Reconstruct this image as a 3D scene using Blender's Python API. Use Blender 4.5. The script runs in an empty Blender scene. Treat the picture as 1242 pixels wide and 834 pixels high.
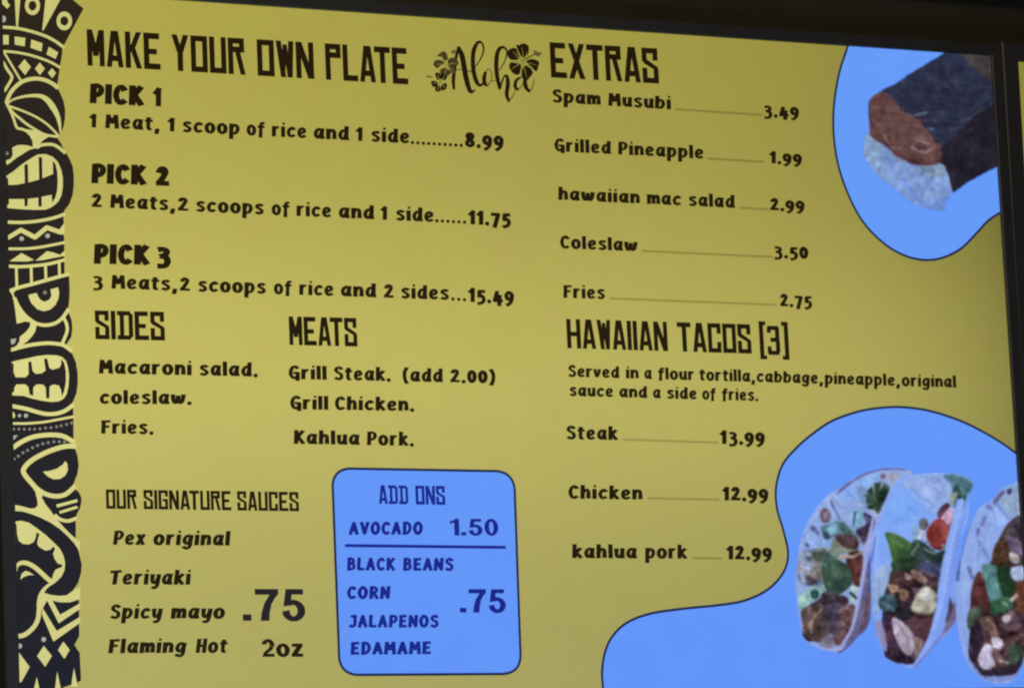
import bpy, math
import numpy as np
from mathutils import Euler

# ------------------------------------------------------------------ camera, light, exposure
sc = bpy.context.scene
PW, PH = 1242.0, 834.0                       # size of the photograph the screen artwork was measured in
SX, SZ = 0.0, 1.95                           # lower left corner of the lit screen area (wall mounted, overhead)
SW, SH = 1.21, 1.21 / 1.64                   # lit area of the display in metres
CAM = (-1.29921398 + SX, -3.82542571, -0.28366773 + SZ)
ROT = (1.72547311, 0.04496012, -0.44781696)
FOC = 3.87365969                             # focal length / sensor width

cam_data = bpy.data.cameras.new('camera')
cam = bpy.data.objects.new('camera', cam_data)
sc.collection.objects.link(cam)
cam.location = CAM
cam.rotation_euler = ROT
cam_data.sensor_width = 36.0
cam_data.lens = FOC * 36.0
cam_data.clip_start = 0.05
cam_data.clip_end = 60
cam_data.dof.use_dof = True                  # slightly soft phone focus
cam_data.dof.focus_distance = 3.75
cam_data.dof.aperture_fstop = 36.0 * FOC / 5.0
sc.camera = cam

world = bpy.data.worlds.new('World')
sc.world = world
world.use_nodes = True
wb = world.node_tree.nodes['Background']
wb.inputs[0].default_value = (1.0, 0.88, 0.66, 1)
wb.inputs[1].default_value = 0.03

def area(name, loc, rot, size, power, col):
    d = bpy.data.lights.new(name, 'AREA')
    d.energy = power; d.size = size; d.color = col
    o = bpy.data.objects.new(name, d); sc.collection.objects.link(o)
    o.location = loc; o.rotation_euler = rot
    return o
# one dim warm ceiling lamp in the room, up and left of the boards
area('ceiling_lamp', (-1.3, -1.6, 4.0), (math.radians(38), 0, math.radians(-35)), 0.5, 26.0, (1.0, 0.74, 0.44))
# cooler light from the counter below and in front of the boards
area('counter_lamp', (0.30, -1.0, 1.10), (math.radians(138), 0, math.radians(5)), 0.5, 5.5, (0.50, 0.74, 1.0))

sc.view_settings.view_transform = 'Standard'
sc.view_settings.look = 'None'
sc.view_settings.exposure = 0
sc.view_settings.gamma = 1
sc.view_settings.use_curve_mapping = False
sc.cycles.max_bounces = 4
sc.cycles.use_denoising = False
sc.cycles.filter_width = 2.15

# ------------------------------------------------------------------ measuring: photograph -> screen plane
RM = np.array(Euler(ROT, 'XYZ').to_matrix())
CP = np.array(CAM)

def PA(p):
    """(n,2) points measured in the photograph -> (n,2) metres on the lit screen (right, up from its lower left corner)"""
    p = np.asarray(p, float).reshape(-1, 2)
    d = np.stack([(p[:, 0] - PW / 2) / (FOC * PW), -(p[:, 1] - PH / 2) / (FOC * PW), -np.ones(len(p))], 1) @ RM.T
    t = -CP[1] / d[:, 1]
    q = CP + d * t[:, None]
    return np.stack([q[:, 0] - SX, q[:, 2] - SZ], 1)

def lin(c):
    c = np.asarray(c, float) / 255.0
    return np.where(c <= 0.04045, c / 12.92, ((c + 0.055) / 1.055) ** 2.4)

# ------------------------------------------------------------------ materials
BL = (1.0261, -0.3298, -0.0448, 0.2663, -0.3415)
def screen_material(name, rgb=None, rgb2=None, attr=False, fall=1.0, grain=1.0):
    """a patch of lit LCD: a dark glass-like surface that emits its pixel colour; viewing-angle and backlight
    falloff is put into that colour over its area (object coordinates in metres), with fine panel grain"""
    m = bpy.data.materials.new(name); m.use_nodes = True
    if name != 'lit_yellow': m.cycles.emission_sampling = 'NONE'
    nt = m.node_tree; N = nt.nodes; L = nt.links
    b = N['Principled BSDF']
    b.inputs['Base Color'].default_value = (0.004, 0.004, 0.004, 1)
    b.inputs['Roughness'].default_value = 0.38
    b.inputs['Specular IOR Level'].default_value = 0.25
    tc = N.new('ShaderNodeTexCoord')
    sp = N.new('ShaderNodeSeparateXYZ'); L.new(tc.outputs['Object'], sp.inputs[0])
    def math_(op, a, b_=None, c=None):
        n = N.new('ShaderNodeMath'); n.operation = op
        for i, v in enumerate((a, b_, c)):
            if v is None: continue
            if isinstance(v, (int, float)): n.inputs[i].default_value = v
            else: L.new(v, n.inputs[i])
        return n.outputs[0]
    u = math_('DIVIDE', sp.outputs[0], SW); v = math_('DIVIDE', sp.outputs[2], SH)
    # brightness falloff and band painted into the emission: brightest across the middle of the left half, weaker to the top, the bottom
    # and above all near the right edge
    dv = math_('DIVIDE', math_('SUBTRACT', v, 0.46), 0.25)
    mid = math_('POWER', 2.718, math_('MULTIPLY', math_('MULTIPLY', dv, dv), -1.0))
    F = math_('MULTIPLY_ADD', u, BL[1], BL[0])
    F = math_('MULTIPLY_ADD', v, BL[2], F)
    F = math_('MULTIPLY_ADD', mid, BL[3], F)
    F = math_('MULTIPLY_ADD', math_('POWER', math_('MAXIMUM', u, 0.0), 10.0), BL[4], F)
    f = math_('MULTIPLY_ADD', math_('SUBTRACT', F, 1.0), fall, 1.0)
    def noise(scale, detail, amp, off):
        n = N.new('ShaderNodeTexNoise'); n.inputs['Scale'].default_value = scale; n.inputs['Detail'].default_value = detail
        mp = N.new('ShaderNodeMapping'); mp.inputs['Location'].default_value = (off, off, off)
        L.new(tc.outputs['Object'], mp.inputs[0]); L.new(mp.outputs[0], n.inputs['Vector'])
        return math_('MULTIPLY', math_('SUBTRACT', n.outputs[0], 0.5), amp)
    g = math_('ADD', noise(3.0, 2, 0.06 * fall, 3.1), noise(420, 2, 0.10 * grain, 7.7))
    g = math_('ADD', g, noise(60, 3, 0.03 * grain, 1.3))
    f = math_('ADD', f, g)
    if attr:
        a = N.new('ShaderNodeVertexColor'); a.layer_name = 'Col'; col = a.outputs[0]
    else:
        a = N.new('ShaderNodeMix'); a.data_type = 'RGBA'
        a.inputs[6].default_value = (*lin(rgb), 1); a.inputs[7].default_value = (*lin(rgb2 or rgb), 1)
        L.new(v, a.inputs[0]); col = a.outputs[2]  # viewing-angle tint and black glow put into the emitted colour by height
    # slow drift between greener and redder patches
    hs = N.new('ShaderNodeHueSaturation'); L.new(col, hs.inputs['Color'])
    L.new(math_('ADD', 0.5, noise(24, 3, 0.016 * grain, 12.2)), hs.inputs['Hue'])
    vm = N.new('ShaderNodeVectorMath'); vm.operation = 'SCALE'
    L.new(hs.outputs[0], vm.inputs[0]); L.new(f, vm.inputs['Scale'])
    L.new(vm.outputs[0], b.inputs['Emission Color'])
    b.inputs['Emission Strength'].default_value = 1.0
    return m

M = {
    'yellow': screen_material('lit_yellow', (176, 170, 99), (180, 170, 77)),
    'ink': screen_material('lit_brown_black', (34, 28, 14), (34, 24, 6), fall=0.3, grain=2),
    'ink_violet': screen_material('lit_violet_black', (40, 34, 40), (40, 34, 40), fall=0.3, grain=2),
    'leader': screen_material('lit_leader_olive', (150, 144, 80), (146, 138, 58)),
    'tiki': screen_material('lit_tiki_black', (30, 32, 42), (44, 36, 26), fall=0.3, grain=2),
    'cream': screen_material('lit_tiki_cream', (208, 203, 132), (204, 198, 120), fall=0.6),
    'grey_dot': screen_material('lit_tiki_grey', (168, 168, 160), (172, 168, 145), fall=0.3),
    'dim_dot': screen_material('lit_tiki_dim', (128, 126, 120), (128, 122, 100), fall=0.3),
    'blue': screen_material('lit_blue', (98, 149, 248), (102, 156, 249), fall=0.0, grain=0.45),
    'navy': screen_material('lit_navy', (30, 38, 78), (30, 38, 70), fall=0.3),
    'royal': screen_material('lit_royal_blue', (26, 38, 140), (30, 40, 140), fall=0.2),
    'photo': screen_material('lit_photo_pixels', attr=True, fall=0.0, grain=0.6),
    'veil2': screen_material('lit_logo_dark_olive', (66, 60, 30), (66, 60, 28), fall=0.3),
    'veil': screen_material('lit_logo_olive', (96, 90, 42), (96, 90, 42), fall=0.3),
}

def plastic(name, col, rough, bump=0.0002, scale=900, var=0.25):
    m = bpy.data.materials.new(name); m.use_nodes = True
    nt = m.node_tree; N = nt.nodes; L = nt.links; b = N['Principled BSDF']
    tc = N.new('ShaderNodeTexCoord'); n = N.new('ShaderNodeTexNoise')
    n.inputs['Scale'].default_value = scale; n.inputs['Detail'].default_value = 4
    L.new(tc.outputs['Object'], n.inputs['Vector'])
    n2 = N.new('ShaderNodeTexNoise'); n2.inputs['Scale'].default_value = 22; n2.inputs['Detail'].default_value = 5
    L.new(tc.outputs['Object'], n2.inputs['Vector'])
    mx = N.new('ShaderNodeMix'); mx.data_type = 'RGBA'
    mx.inputs[6].default_value = (*[c * (1 - var) for c in col], 1); mx.inputs[7].default_value = (*[c * (1 + var) for c in col], 1)
    L.new(n2.outputs[0], mx.inputs[0]); L.new(mx.outputs[2], b.inputs['Base Color'])
    bp = N.new('ShaderNodeBump'); bp.inputs['Strength'].default_value = 0.5; bp.inputs['Distance'].default_value = bump
    L.new(n.outputs[0], bp.inputs['Height']); L.new(bp.outputs[0], b.inputs['Normal'])
    b.inputs['Roughness'].default_value = rough
    return m
M['bezel'] = plastic('satin_black_plastic', (0.050, 0.054, 0.060), 0.5)
M['case'] = plastic('matt_black_plastic', (0.008, 0.008, 0.008), 0.6)
M['wall'] = plastic('dark_brown_wall_paint', (0.004, 0.004, 0.004), 0.85, 0.001, 160, 0.15)
M['board'] = plastic('dark_brown_board', (0.048, 0.043, 0.030), 0.7, 0.0005, 220, 0.2)
M['trim'] = plastic('dark_wood_trim', (0.15, 0.12, 0.085), 0.6, 0.0006, 60, 0.3)

# ------------------------------------------------------------------ mesh helpers
def link(name, me, mat, parent=None, label=None, loc=None):
    o = bpy.data.objects.new(name, me)
    sc.collection.objects.link(o)
    if mat is not None: me.materials.append(mat)
    if parent is not None: o.parent = parent
    if label: o['label'] = label
    if loc is not None: o.location = loc
    return o

def flat_mesh(name, polys, layer):
    """polys: list of (n,2) arrays in metres on the screen plane"""
    vs, fs = [], []
    for k, p in enumerate(polys):
        b = len(vs)
        y = -layer - 1.5e-5 * (k % 12)
        vs += [(a[0], y, a[1]) for a in p]
        fs.append(list(range(b, b + len(p))))
    me = bpy.data.meshes.new(name)
    me.from_pydata(vs, [], fs); me.update()
    return me

def box(name, lo, hi, mat, parent=None, bevel=0.0, label=None):
    import bmesh
    bm = bmesh.new(); bmesh.ops.create_cube(bm, size=1)
    for v in bm.verts:
        v.co = [lo[i] + (v.co[i] + 0.5) * (hi[i] - lo[i]) for i in range(3)]
    if bevel:
        bmesh.ops.bevel(bm, geom=bm.edges[:], offset=bevel, segments=2, affect='EDGES', profile=0.5)
    me = bpy.data.meshes.new(name); bm.to_mesh(me); bm.free()
    return link(name, me, mat, parent, label)

def catmull(pts, closed=False, n=6):
    """smooth curve through points of any dimension"""
    p = np.asarray(pts, float)
    if len(p) < 3: return p
    if closed: q = np.vstack([p[-1], p, p[0], p[1]])
    else: q = np.vstack([2 * p[0] - p[1], p, 2 * p[-1] - p[-2]])
    out = []
    for i in range(1, len(q) - 2):
        a, b, c, d = q[i - 1], q[i], q[i + 1], q[i + 2]
        for k in range(n):
            t = k / n
            out.append(0.5 * (2 * b + (c - a) * t + (2 * a - 5 * b + 4 * c - d) * t * t + (3 * b - a - 3 * c + d) * t ** 3))
    if not closed: out.append(q[-2])
    return np.array(out)

def stroke_polys(path, radii, round_ends=True, joins=False):
    """outline pieces (small convex polygons) of a pen stroke; pen is a disc of the given radius"""
    p = np.asarray(path, float); r = np.asarray(radii, float) * np.ones(len(p))
    out = []
    d = np.diff(p, axis=0); L = np.hypot(d[:, 0], d[:, 1]); L[L == 0] = 1e-9
    d = d / L[:, None]; nrm = np.stack([-d[:, 1], d[:, 0]], 1)
    if joins:
        for i in range(len(d)):
            a, b = p[i], p[i + 1]
            out.append(np.array([a + nrm[i] * r[i], a - nrm[i] * r[i], b - nrm[i] * r[i + 1], b + nrm[i] * r[i + 1]]))
        cs = range(len(p)) if round_ends else range(1, len(p) - 1)
    else:
        vn = np.vstack([nrm[0], (nrm[1:] + nrm[:-1]), nrm[-1]])
        ln = np.hypot(vn[:, 0], vn[:, 1]); ln[ln < 0.3] = 0.3
        vn = vn / ln[:, None]
        a = p + vn * r[:, None]; b = p - vn * r[:, None]
        for i in range(len(d)):
            out.append(np.array([a[i], b[i], b[i + 1], a[i + 1]]))
        cs = (0, len(p) - 1) if round_ends else ()
    for c in cs:
        t = np.linspace(0, 2 * math.pi, 13)[:-1]
        out.append(np.stack([p[c][0] + r[c] * np.cos(t), p[c][1] + r[c] * np.sin(t)], 1))
    return out

# ------------------------------------------------------------------ lettering 1: angular condensed capitals (unit: cap height 100)
EX = 0.9
def bar(x0, y0, x1, y1): return [(x0 - EX, y0 - EX), (x1 + EX, y0 - EX), (x1 + EX, y1 + EX), (x0 - EX, y1 + EX)]
def par(xb, yb, xt, yt, w): return [(xb - EX, yb - EX), (xb + w + EX, yb - EX), (xt + w + EX, yt + EX), (xt - EX, yt + EX)]
TK = {
    'A': (44, [par(0, 0, 13, 100, 12), par(32, 0, 19, 100, 12), bar(8, 17, 36, 31)]),
    'B': (44, [bar(0, 0, 13, 100), bar(0, 86, 38, 100), bar(0, 43, 38, 57), bar(0, 0, 38, 14), bar(31, 8, 43, 48), bar(31, 52, 43, 93)]),
    'C': (42, [bar(0, 0, 12, 100), bar(0, 86, 42, 100), bar(0, 0, 42, 14), bar(30, 66, 42, 92), bar(30, 8, 42, 36)]),
    'D': (48, [bar(8, 6, 20, 94), bar(0, 86, 40, 100), bar(0, 0, 40, 14), bar(36, 10, 48, 90), [(38, 100), (48, 88), (36, 86)], [(38, 0), (36, 14), (48, 12)]]),
    'E': (43, [bar(0, 0, 13, 100), bar(0, 85, 41, 100), bar(0, 42, 34, 56), bar(0, 0, 43, 15)]),
    'G': (43, [bar(0, 0, 12, 100), bar(0, 86, 43, 100), bar(0, 0, 43, 14), bar(31, 68, 43, 92), bar(31, 8, 43, 54), bar(20, 42, 43, 54)]),
    'H': (46, [bar(0, 0, 13, 100), bar(33, 0, 46, 100), bar(10, 42, 36, 56)]),
    'I': (13, [bar(0, 0, 13, 100)]),
    'K': (43, [bar(0, 0, 13, 100), par(8, 46, 30, 100, 13), par(30, 0, 10, 64, 13)]),
    'L': (41, [bar(0, 0, 13, 100), bar(0, 0, 41, 15)]),
    'M': (45, [bar(0, 0, 12, 98), bar(33, 0, 45, 98), par(17, 28, 0, 100, 13), par(15, 28, 32, 100, 13)]),
    'N': (45, [bar(0, 0, 12, 100), bar(33, 0, 45, 100), par(31, 0, 0, 100, 14)]),
    'O': (43, [bar(0, 0, 12, 100), bar(31, 0, 43, 100), bar(0, 86, 43, 100), bar(0, 0, 43, 14)]),
    'P': (43, [bar(0, 0, 13, 100), bar(0, 86, 43, 100), bar(31, 62, 43, 92), bar(0, 62, 43, 76)]),
    'R': (44, [bar(0, 0, 12, 100), bar(0, 86, 42, 100), bar(30, 62, 42, 92), bar(0, 62, 42, 76), par(32, 0, 18, 66, 12)]),
    'S': (43, [bar(0, 62, 12, 100), bar(0, 86, 42, 100), bar(30, 66, 42, 92), [(0, 64), (4, 56), (43, 32), (43, 46), (12, 68)], bar(31, 0, 43, 40), bar(0, 0, 43, 14), bar(0, 8, 12, 42)]),
    'T': (44, [bar(0, 85, 44, 100), bar(16, 0, 29, 90)]),
    'U': (43, [bar(0, 0, 12, 100), bar(31, 0, 43, 100), bar(0, 0, 43, 14)]),
    'W': (45, [par(11, 0, 0, 100, 12), par(28, 0, 33, 100, 12), par(11, 0, 18, 90, 9), par(29, 0, 18, 90, 9)]),
    'X': (44, [par(31, 0, 0, 100, 13), par(0, 0, 31, 100, 13)]),
    'Y': (44, [par(14, 52, 0, 100, 13), par(16, 52, 31, 100, 13), bar(15, 0, 28, 62)]),
    '[': (18, [bar(0, -18, 12, 112), bar(0, 100, 20, 112), bar(0, -18, 20, -6)]),
    ']': (18, [bar(8, -18, 20, 112), bar(0, 100, 20, 112), bar(0, -18, 20, -6)]),
    '3': (40, [bar(2, 84, 36, 97), bar(26, 50, 38, 92), bar(10, 43, 34, 56), bar(27, 8, 39, 48), bar(2, -2, 36, 11), bar(0, 4, 11, 26), bar(0, 74, 11, 90)]),
}
def glyphs_angular(word, gap=7):
    x = 0; out = []
    for ch in word:
        if ch == ' ': x += 33; continue
        w, ps = TK[ch]
        if ch == 'T' and out and word[word.index(ch) - 1] == 'A': x -= 8
        out += [np.array(q, float) + [x, 0] for q in ps]
        x += w + gap
    return out

# ------------------------------------------------------------------ lettering 2: rounded brush-like face (centre lines; S smooth, L straight)
BF = {
    'a': (42, [('S', [(36, 54), (24, 61), (10, 54), (1, 36), (2, 14), (12, 1), (24, 6), (36, 30)]), ('L', [(40, 60), (36, 22), (42, 0)])]),
    'b': (42, [('L', [(3, 82), (0, 2)]), ('S', [(1, 36), (12, 54), (26, 60), (39, 48), (41, 26), (30, 5), (14, 0), (0, 6)])]),
    'c': (36, [('S', [(36, 48), (27, 60), (12, 54), (0, 32), (5, 9), (18, 0), (36, 9)])]),
    'd': (42, [('S', [(36, 54), (22, 60), (8, 50), (0, 28), (6, 6), (18, 0), (30, 10), (37, 30)]), ('L', [(40, 84), (38, 20), (42, 0)])]),
    'e': (38, [('S', [(4, 27), (20, 29), (34, 38), (32, 54), (20, 60), (6, 50), (0, 28), (6, 6), (20, 0), (38, 8)])]),
    'f': (28, [('S', [(32, 80), (22, 84), (13, 74), (11, 56), (10, 10), (8, -16)]), ('L', [(0, 56), (27, 57)])]),
    'g': (40, [('S', [(36, 54), (22, 60), (8, 50), (0, 30), (6, 9), (18, 4), (30, 14), (37, 34)]), ('S', [(40, 60), (38, 20), (36, -12), (24, -28), (8, -26), (0, -18)])]),
    'h': (40, [('L', [(2, 86), (0, 0)]), ('S', [(1, 34), (12, 52), (26, 60), (37, 50), (38, 28), (38, 0)])]),
    'i': (2, [('L', [(1, 60), (1, 0)]), ('D', [(4, 86, 0.62)])]),
    'k': (38, [('L', [(2, 86), (0, 0)]), ('L', [(35, 60), (6, 30)]), ('L', [(12, 32), (38, 0)])]),
    'l': (2, [('L', [(0, 86), (1, 0)])]),
    'm': (64, [('L', [(0, 60), (0, 0)]), ('S', [(0, 36), (10, 52), (22, 60), (31, 50), (32, 28), (32, 0)]), ('S', [(32, 36), (42, 52), (54, 60), (63, 50), (64, 28), (64, 0)])]),
    'n': (38, [('L', [(0, 60), (0, 0)]), ('S', [(0, 34), (12, 52), (25, 60), (36, 50), (38, 28), (38, 0)])]),
    'o': (42, [('C', [(21, 61), (5, 50), (0, 30), (6, 8), (21, -1), (36, 8), (42, 30), (37, 50)])]),
    'p': (42, [('L', [(2, 62), (0, -32)]), ('S', [(1, 36), (12, 54), (26, 60), (39, 48), (41, 26), (30, 5), (14, 0), (2, 6)])]),
    'r': (26, [('L', [(1, 60), (0, 0)]), ('S', [(0, 32), (8, 50), (18, 59), (28, 58)])]),
    's': (34, [('S', [(34, 54), (22, 61), (6, 55), (4, 42), (18, 33), (32, 22), (32, 8), (18, -1), (0, 5)])]),
    't': (24, [('S', [(12, 80), (9, 40), (9, 10), (14, 0), (24, 2)]), ('L', [(0, 58), (26, 59)])]),
    'u': (38, [('S', [(1, 60), (0, 30), (3, 8), (14, 0), (26, 8), (36, 26)]), ('L', [(38, 60), (36, 20), (39, 0)])]),
    'v': (36, [('S', [(0, 60), (6, 22), (14, 2), (26, 18), (36, 60)])]),
    'w': (66, [('S', [(0, 60), (2, 24), (12, 2), (24, 10), (32, 44)]), ('S', [(33, 52), (35, 18), (44, 1), (58, 14), (66, 60)])]),
    'x': (36, [('L', [(2, 60), (34, 0)]), ('L', [(36, 60), (0, 0)])]),
    'y': (38, [('S', [(1, 60), (1, 30), (5, 10), (16, 4), (28, 14), (36, 32)]), ('S', [(40, 60), (38, 20), (34, -12), (22, -29), (6, -26)])]),
    'M': (58, [('L', [(5, 82), (0, 0)]), ('L', [(6, 80), (28, 32), (52, 80)]), ('L', [(52, 82), (58, 0)])]),
    'S': (40, [('S', [(40, 72), (26, 84), (8, 78), (3, 60), (18, 46), (36, 36), (40, 14), (24, -1), (0, 7)])]),
    'G': (46, [('S', [(44, 72), (30, 84), (11, 75), (0, 42), (8, 10), (24, 0), (40, 10)]), ('L', [(28, 38), (46, 38), (45, -12)])]),
    'P': (42, [('L', [(5, 82), (2, 0)]), ('S', [(0, 80), (22, 84), (40, 74), (42, 54), (28, 36), (6, 34)])]),
    'C': (42, [('S', [(42, 68), (30, 83), (11, 75), (0, 42), (8, 10), (24, -1), (42, 10)])]),
    'F': (38, [('L', [(5, 80), (2, 0)]), ('L', [(0, 80), (38, 82)]), ('L', [(6, 44), (30, 44)])]),
    'K': (44, [('L', [(4, 84), (2, 0)]), ('L', [(42, 82), (8, 40)]), ('L', [(14, 44), (44, 0)])]),
    'T': (46, [('L', [(0, 78), (48, 82)]), ('L', [(25, 80), (21, 0)])]),
    'H': (44, [('L', [(4, 84), (0, 0)]), ('L', [(44, 84), (42, 0)]), ('L', [(3, 42), (42, 42)])]),
    'I': (2, [('L', [(2, 84), (0, 0)])]),
    'A': (48, [('L', [(0, 0), (24, 82), (48, 0)]), ('L', [(10, 26), (38, 26)])]),
    'V': (46, [('L', [(0, 82), (24, 2), (46, 82)])]),
    'O': (48, [('C', [(24, 84), (7, 68), (0, 42), (7, 14), (24, -1), (41, 14), (48, 42), (42, 68)])]),
    'D': (46, [('L', [(4, 82), (3, 0)]), ('S', [(0, 82), (24, 82), (42, 62), (44, 34), (28, 6), (0, 0)])]),
    'B': (42, [('L', [(4, 82), (2, 0)]), ('S', [(0, 82), (22, 83), (36, 70), (32, 50), (8, 44)]), ('S', [(8, 44), (32, 42), (42, 24), (32, 4), (0, 0)])]),
    'L': (36, [('L', [(4, 84), (2, 2), (36, 2)])]),
    'E': (38, [('L', [(4, 82), (2, 0)]), ('L', [(0, 80), (36, 82)]), ('L', [(4, 42), (30, 43)]), ('L', [(2, 2), (38, 2)])]),
    'N': (48, [('L', [(0, 0), (4, 82), (44, 2), (48, 84)])]),
    'R': (44, [('L', [(4, 82), (2, 0)]), ('S', [(0, 82), (22, 84), (38, 72), (36, 50), (8, 42)]), ('L', [(18, 42), (44, 0)])]),
    'J': (34, [('S', [(34, 82), (34, 24), (26, 4), (10, -2), (0, 8)]), ('L', [(12, 80), (36, 82)])]),
    '0': (36, [('C', [(18, 76), (4, 62), (0, 38), (5, 12), (18, -1), (31, 12), (36, 38), (32, 62)])]),
    '1': (20, [('L', [(0, 62), (18, 80)]), ('L', [(18, 80), (16, 0)])]),
    '2': (40, [('S', [(3, 62), (14, 80), (30, 78), (35, 60), (22, 34), (2, 4)]), ('L', [(2, 3), (40, 3)])]),
    '3': (38, [('S', [(2, 68), (18, 70), (33, 62), (30, 44), (12, 34)]), ('S', [(12, 34), (32, 28), (38, 6), (26, -14), (0, -16)])]),
    '4': (46, [('L', [(18, 66), (2, 8), (46, 8)]), ('L', [(36, 40), (32, -20)])]),
    '5': (36, [('L', [(34, 68), (8, 68), (6, 34)]), ('S', [(6, 32), (24, 36), (36, 18), (28, -8), (0, -18)])]),
    '7': (38, [('L', [(0, 68), (38, 68), (14, -18)])]),
    '8': (38, [('C', [(19, 82), (5, 72), (8, 52), (20, 42), (34, 28), (36, 10), (19, -1), (2, 10), (4, 28), (18, 42), (32, 54), (34, 72)])]),
    '9': (38, [('C', [(19, 68), (4, 58), (0, 40), (8, 22), (22, 20), (36, 34), (36, 54)]), ('S', [(37, 44), (34, 10), (20, -10), (4, -20)])]),
    '.': (2, [('D', [(1, 0, 0.95)])]),
    ',': (6, [('L', [(6, 0), (0, -24)])]),
    '(': (16, [('S', [(16, 90), (3, 64), (0, 34), (5, 4), (16, -20)])]),
    ')': (16, [('S', [(0, 90), (13, 64), (16, 34), (11, 4), (0, -20)])]),
}
def glyphs_brush(word, rx=14.2, ry=8.9, slant=0.03, gap=7):
    x = rx; out = []
    for ch in word:
        if ch == ' ': x += 45; continue
        w, items = BF[ch]
        for kind, pts in items:
            if kind == 'D':
                px, py, k = pts[0]
                t = np.linspace(0, 2 * math.pi, 15)[:-1]
                ps = [np.stack([px + rx * 1.05 * k * np.cos(t), py + rx * 1.05 * k * np.sin(t)], 1)]
            else:
                p = np.array(pts, float) / [rx, ry]
                if kind == 'S': p = catmull(p, n=5)
                if kind in 'LS':      # cut ends, a little wedge-shaped like a broad brush
                    for a, b in ((0, 1), (-1, -2)):
                        dv = p[a] - p[b]; p[a] = p[a] + dv / max(1e-6, np.hypot(*dv)) * (0.82 if kind == 'L' else 0.45)
                if kind == 'L': ps = stroke_polys(p, 1.0, False, True)
                elif kind == 'S':
                    t = np.linspace(0, 1, len(p)); ps = stroke_polys(p, 0.90 + 0.16 * np.abs(2 * t - 1) ** 3, False)
                else:
                    c = catmull(p, True, 5); c = np.vstack([c, c[:1]])
                    ps = stroke_polys(c, 1.0, True)
                ps = [q * [rx, ry] for q in ps]
            for q in ps:
                q = q + [x, ry]
                q[:, 0] += slant * q[:, 1]
                out.append(q)
        x += w + 2 * rx + gap
    return out

def lay_word(polys, x0, x1, base, h, top=100.0):
    """fit a word between x0 and x1 (photo measure); base: ((xa,ya),(xb,yb)) base line; h: cap height"""
    allp = np.vstack(polys); mn, mx = allp[:, 0].min(), allp[:, 0].max()
    (xa, ya), (xb, yb) = base
    sl = (yb - ya) / (xb - xa)
    res = []
    for q in polys:
        X = x0 + (q[:, 0] - mn) / (mx - mn) * (x1 - x0)
        Y = ya + (X - xa) * sl
        up = q[:, 1] / top * h
        lean = 0.026 + 0.040 * X / PW
        res.append(PA(np.stack([X - lean * (up - h / 2), Y - up], 1)))
    return res

def arc(cx, cy, rx, ry, a0, a1, w, n=14):
    """elliptical ring piece, pen width w (x) and 0.86 w (y), as quads"""
    t = np.radians(np.linspace(a0, a1, n)); out = []
    O = np.stack([cx + rx * np.cos(t), cy + ry * np.sin(t)], 1); I = np.stack([cx + (rx - w) * np.cos(t), cy + (ry - w * 0.86) * np.sin(t)], 1)
    for k in range(n - 1): out.append(np.array([O[k], O[k + 1], I[k + 1], I[k]]))
    return out
def P2(*p): return [np.array(p, float)]
SF = {   # plain heavy sans numerals, cap height 100
    '.': (22, P2((0, 0), (21, 0), (21, 20), (0, 20))),
    '1': (40, P2((22, 0), (42, 0), (42, 100), (27, 100), (22, 92)) + P2((22, 92), (30, 100), (22, 76), (4, 70), (4, 84), (14, 88))),
    '7': (56, P2((0, 81), (0, 99), (57, 99), (57, 82), (36, 81)) + P2((36, 82), (57, 84), (48, 70), (40, 52), (35, 26), (33, 0), (12, 0), (15, 26), (22, 54))),
    '5': (56, P2((10, 99), (52, 99), (52, 82), (10, 82)) + P2((10, 99), (26, 99), (21, 48), (3, 45)) + arc(27, 32, 29, 34, -90, 128, 19)
          + arc(27, 32, 28, 34, 180 + 12, 270, 19, 8) + P2((0, 24), (18, 27), (19, 34), (1, 30))),
    '0': (54, arc(27, 49, 28, 51, 0, 360, 19, 28)),
    '2': (54, arc(27, 69, 28, 31, -22, 178, 22, 16) + P2((52, 57), (34, 62), (28, 46), (8, 26), (0, 0), (20, 16), (36, 30), (46, 42)) + P2((0, 0), (54, 0), (54, 18), (6, 18))),
    'o': (56, arc(28, 37, 30, 39, 0, 360, 22, 26)),
    'z': (48, P2((2, 56), (2, 75), (49, 75), (49, 56)) + P2((0, 0), (0, 19), (50, 19), (50, 0)) + P2((23, 58), (49, 60), (26, 14), (0, 14))),
}
def glyphs_sans(word, gap=9):
    x = 0; out = []
    for ch in word:
        w, ps = SF[ch]
        out += [q + [x, 0] for q in ps]; x += w + gap
    return out

# ------------------------------------------------------------------ the setting: wall and trim
def tag(o, label, cat, group=None):
    o['label'] = label; o['category'] = cat
    if group: o['group'] = group
wall = box('wall', (-2.2, 0.075, 0.0), (4.2, 0.175, 3.4), M['wall']); wall['kind'] = 'structure'

# ------------------------------------------------------------------ a display case (shared builder)
def frame_mesh(name, w, h, b, depth, proud):
    """rectangular bezel ring with rounded front edges; inner opening w x h at the origin"""
    vs, fs = [], []
    rings = [(0.0, 0.004), (0.0, -proud + 0.0012), (0.0012, -proud), (b - 0.002, -proud), (b, -proud + 0.002), (b, depth)]
    for off, y in rings:
        vs += [(-off, y, -off), (w + off, y, -off), (w + off, y, h + off), (-off, y, h + off)]
    for r in range(len(rings) - 1):
        for k in range(4):
            a = r * 4 + k; c = r * 4 + (k + 1) % 4
            fs.append([a, c, c + 4, a + 4])
    me = bpy.data.meshes.new(name); me.from_pydata(vs, [], fs); me.update()
    return me

def thing(name, loc, label, cat, group=None):
    o = bpy.data.objects.new(name, None); sc.collection.objects.link(o)
    o.location = loc; o.empty_display_size = 0.1
    tag(o, label, cat, group); return o

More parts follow.
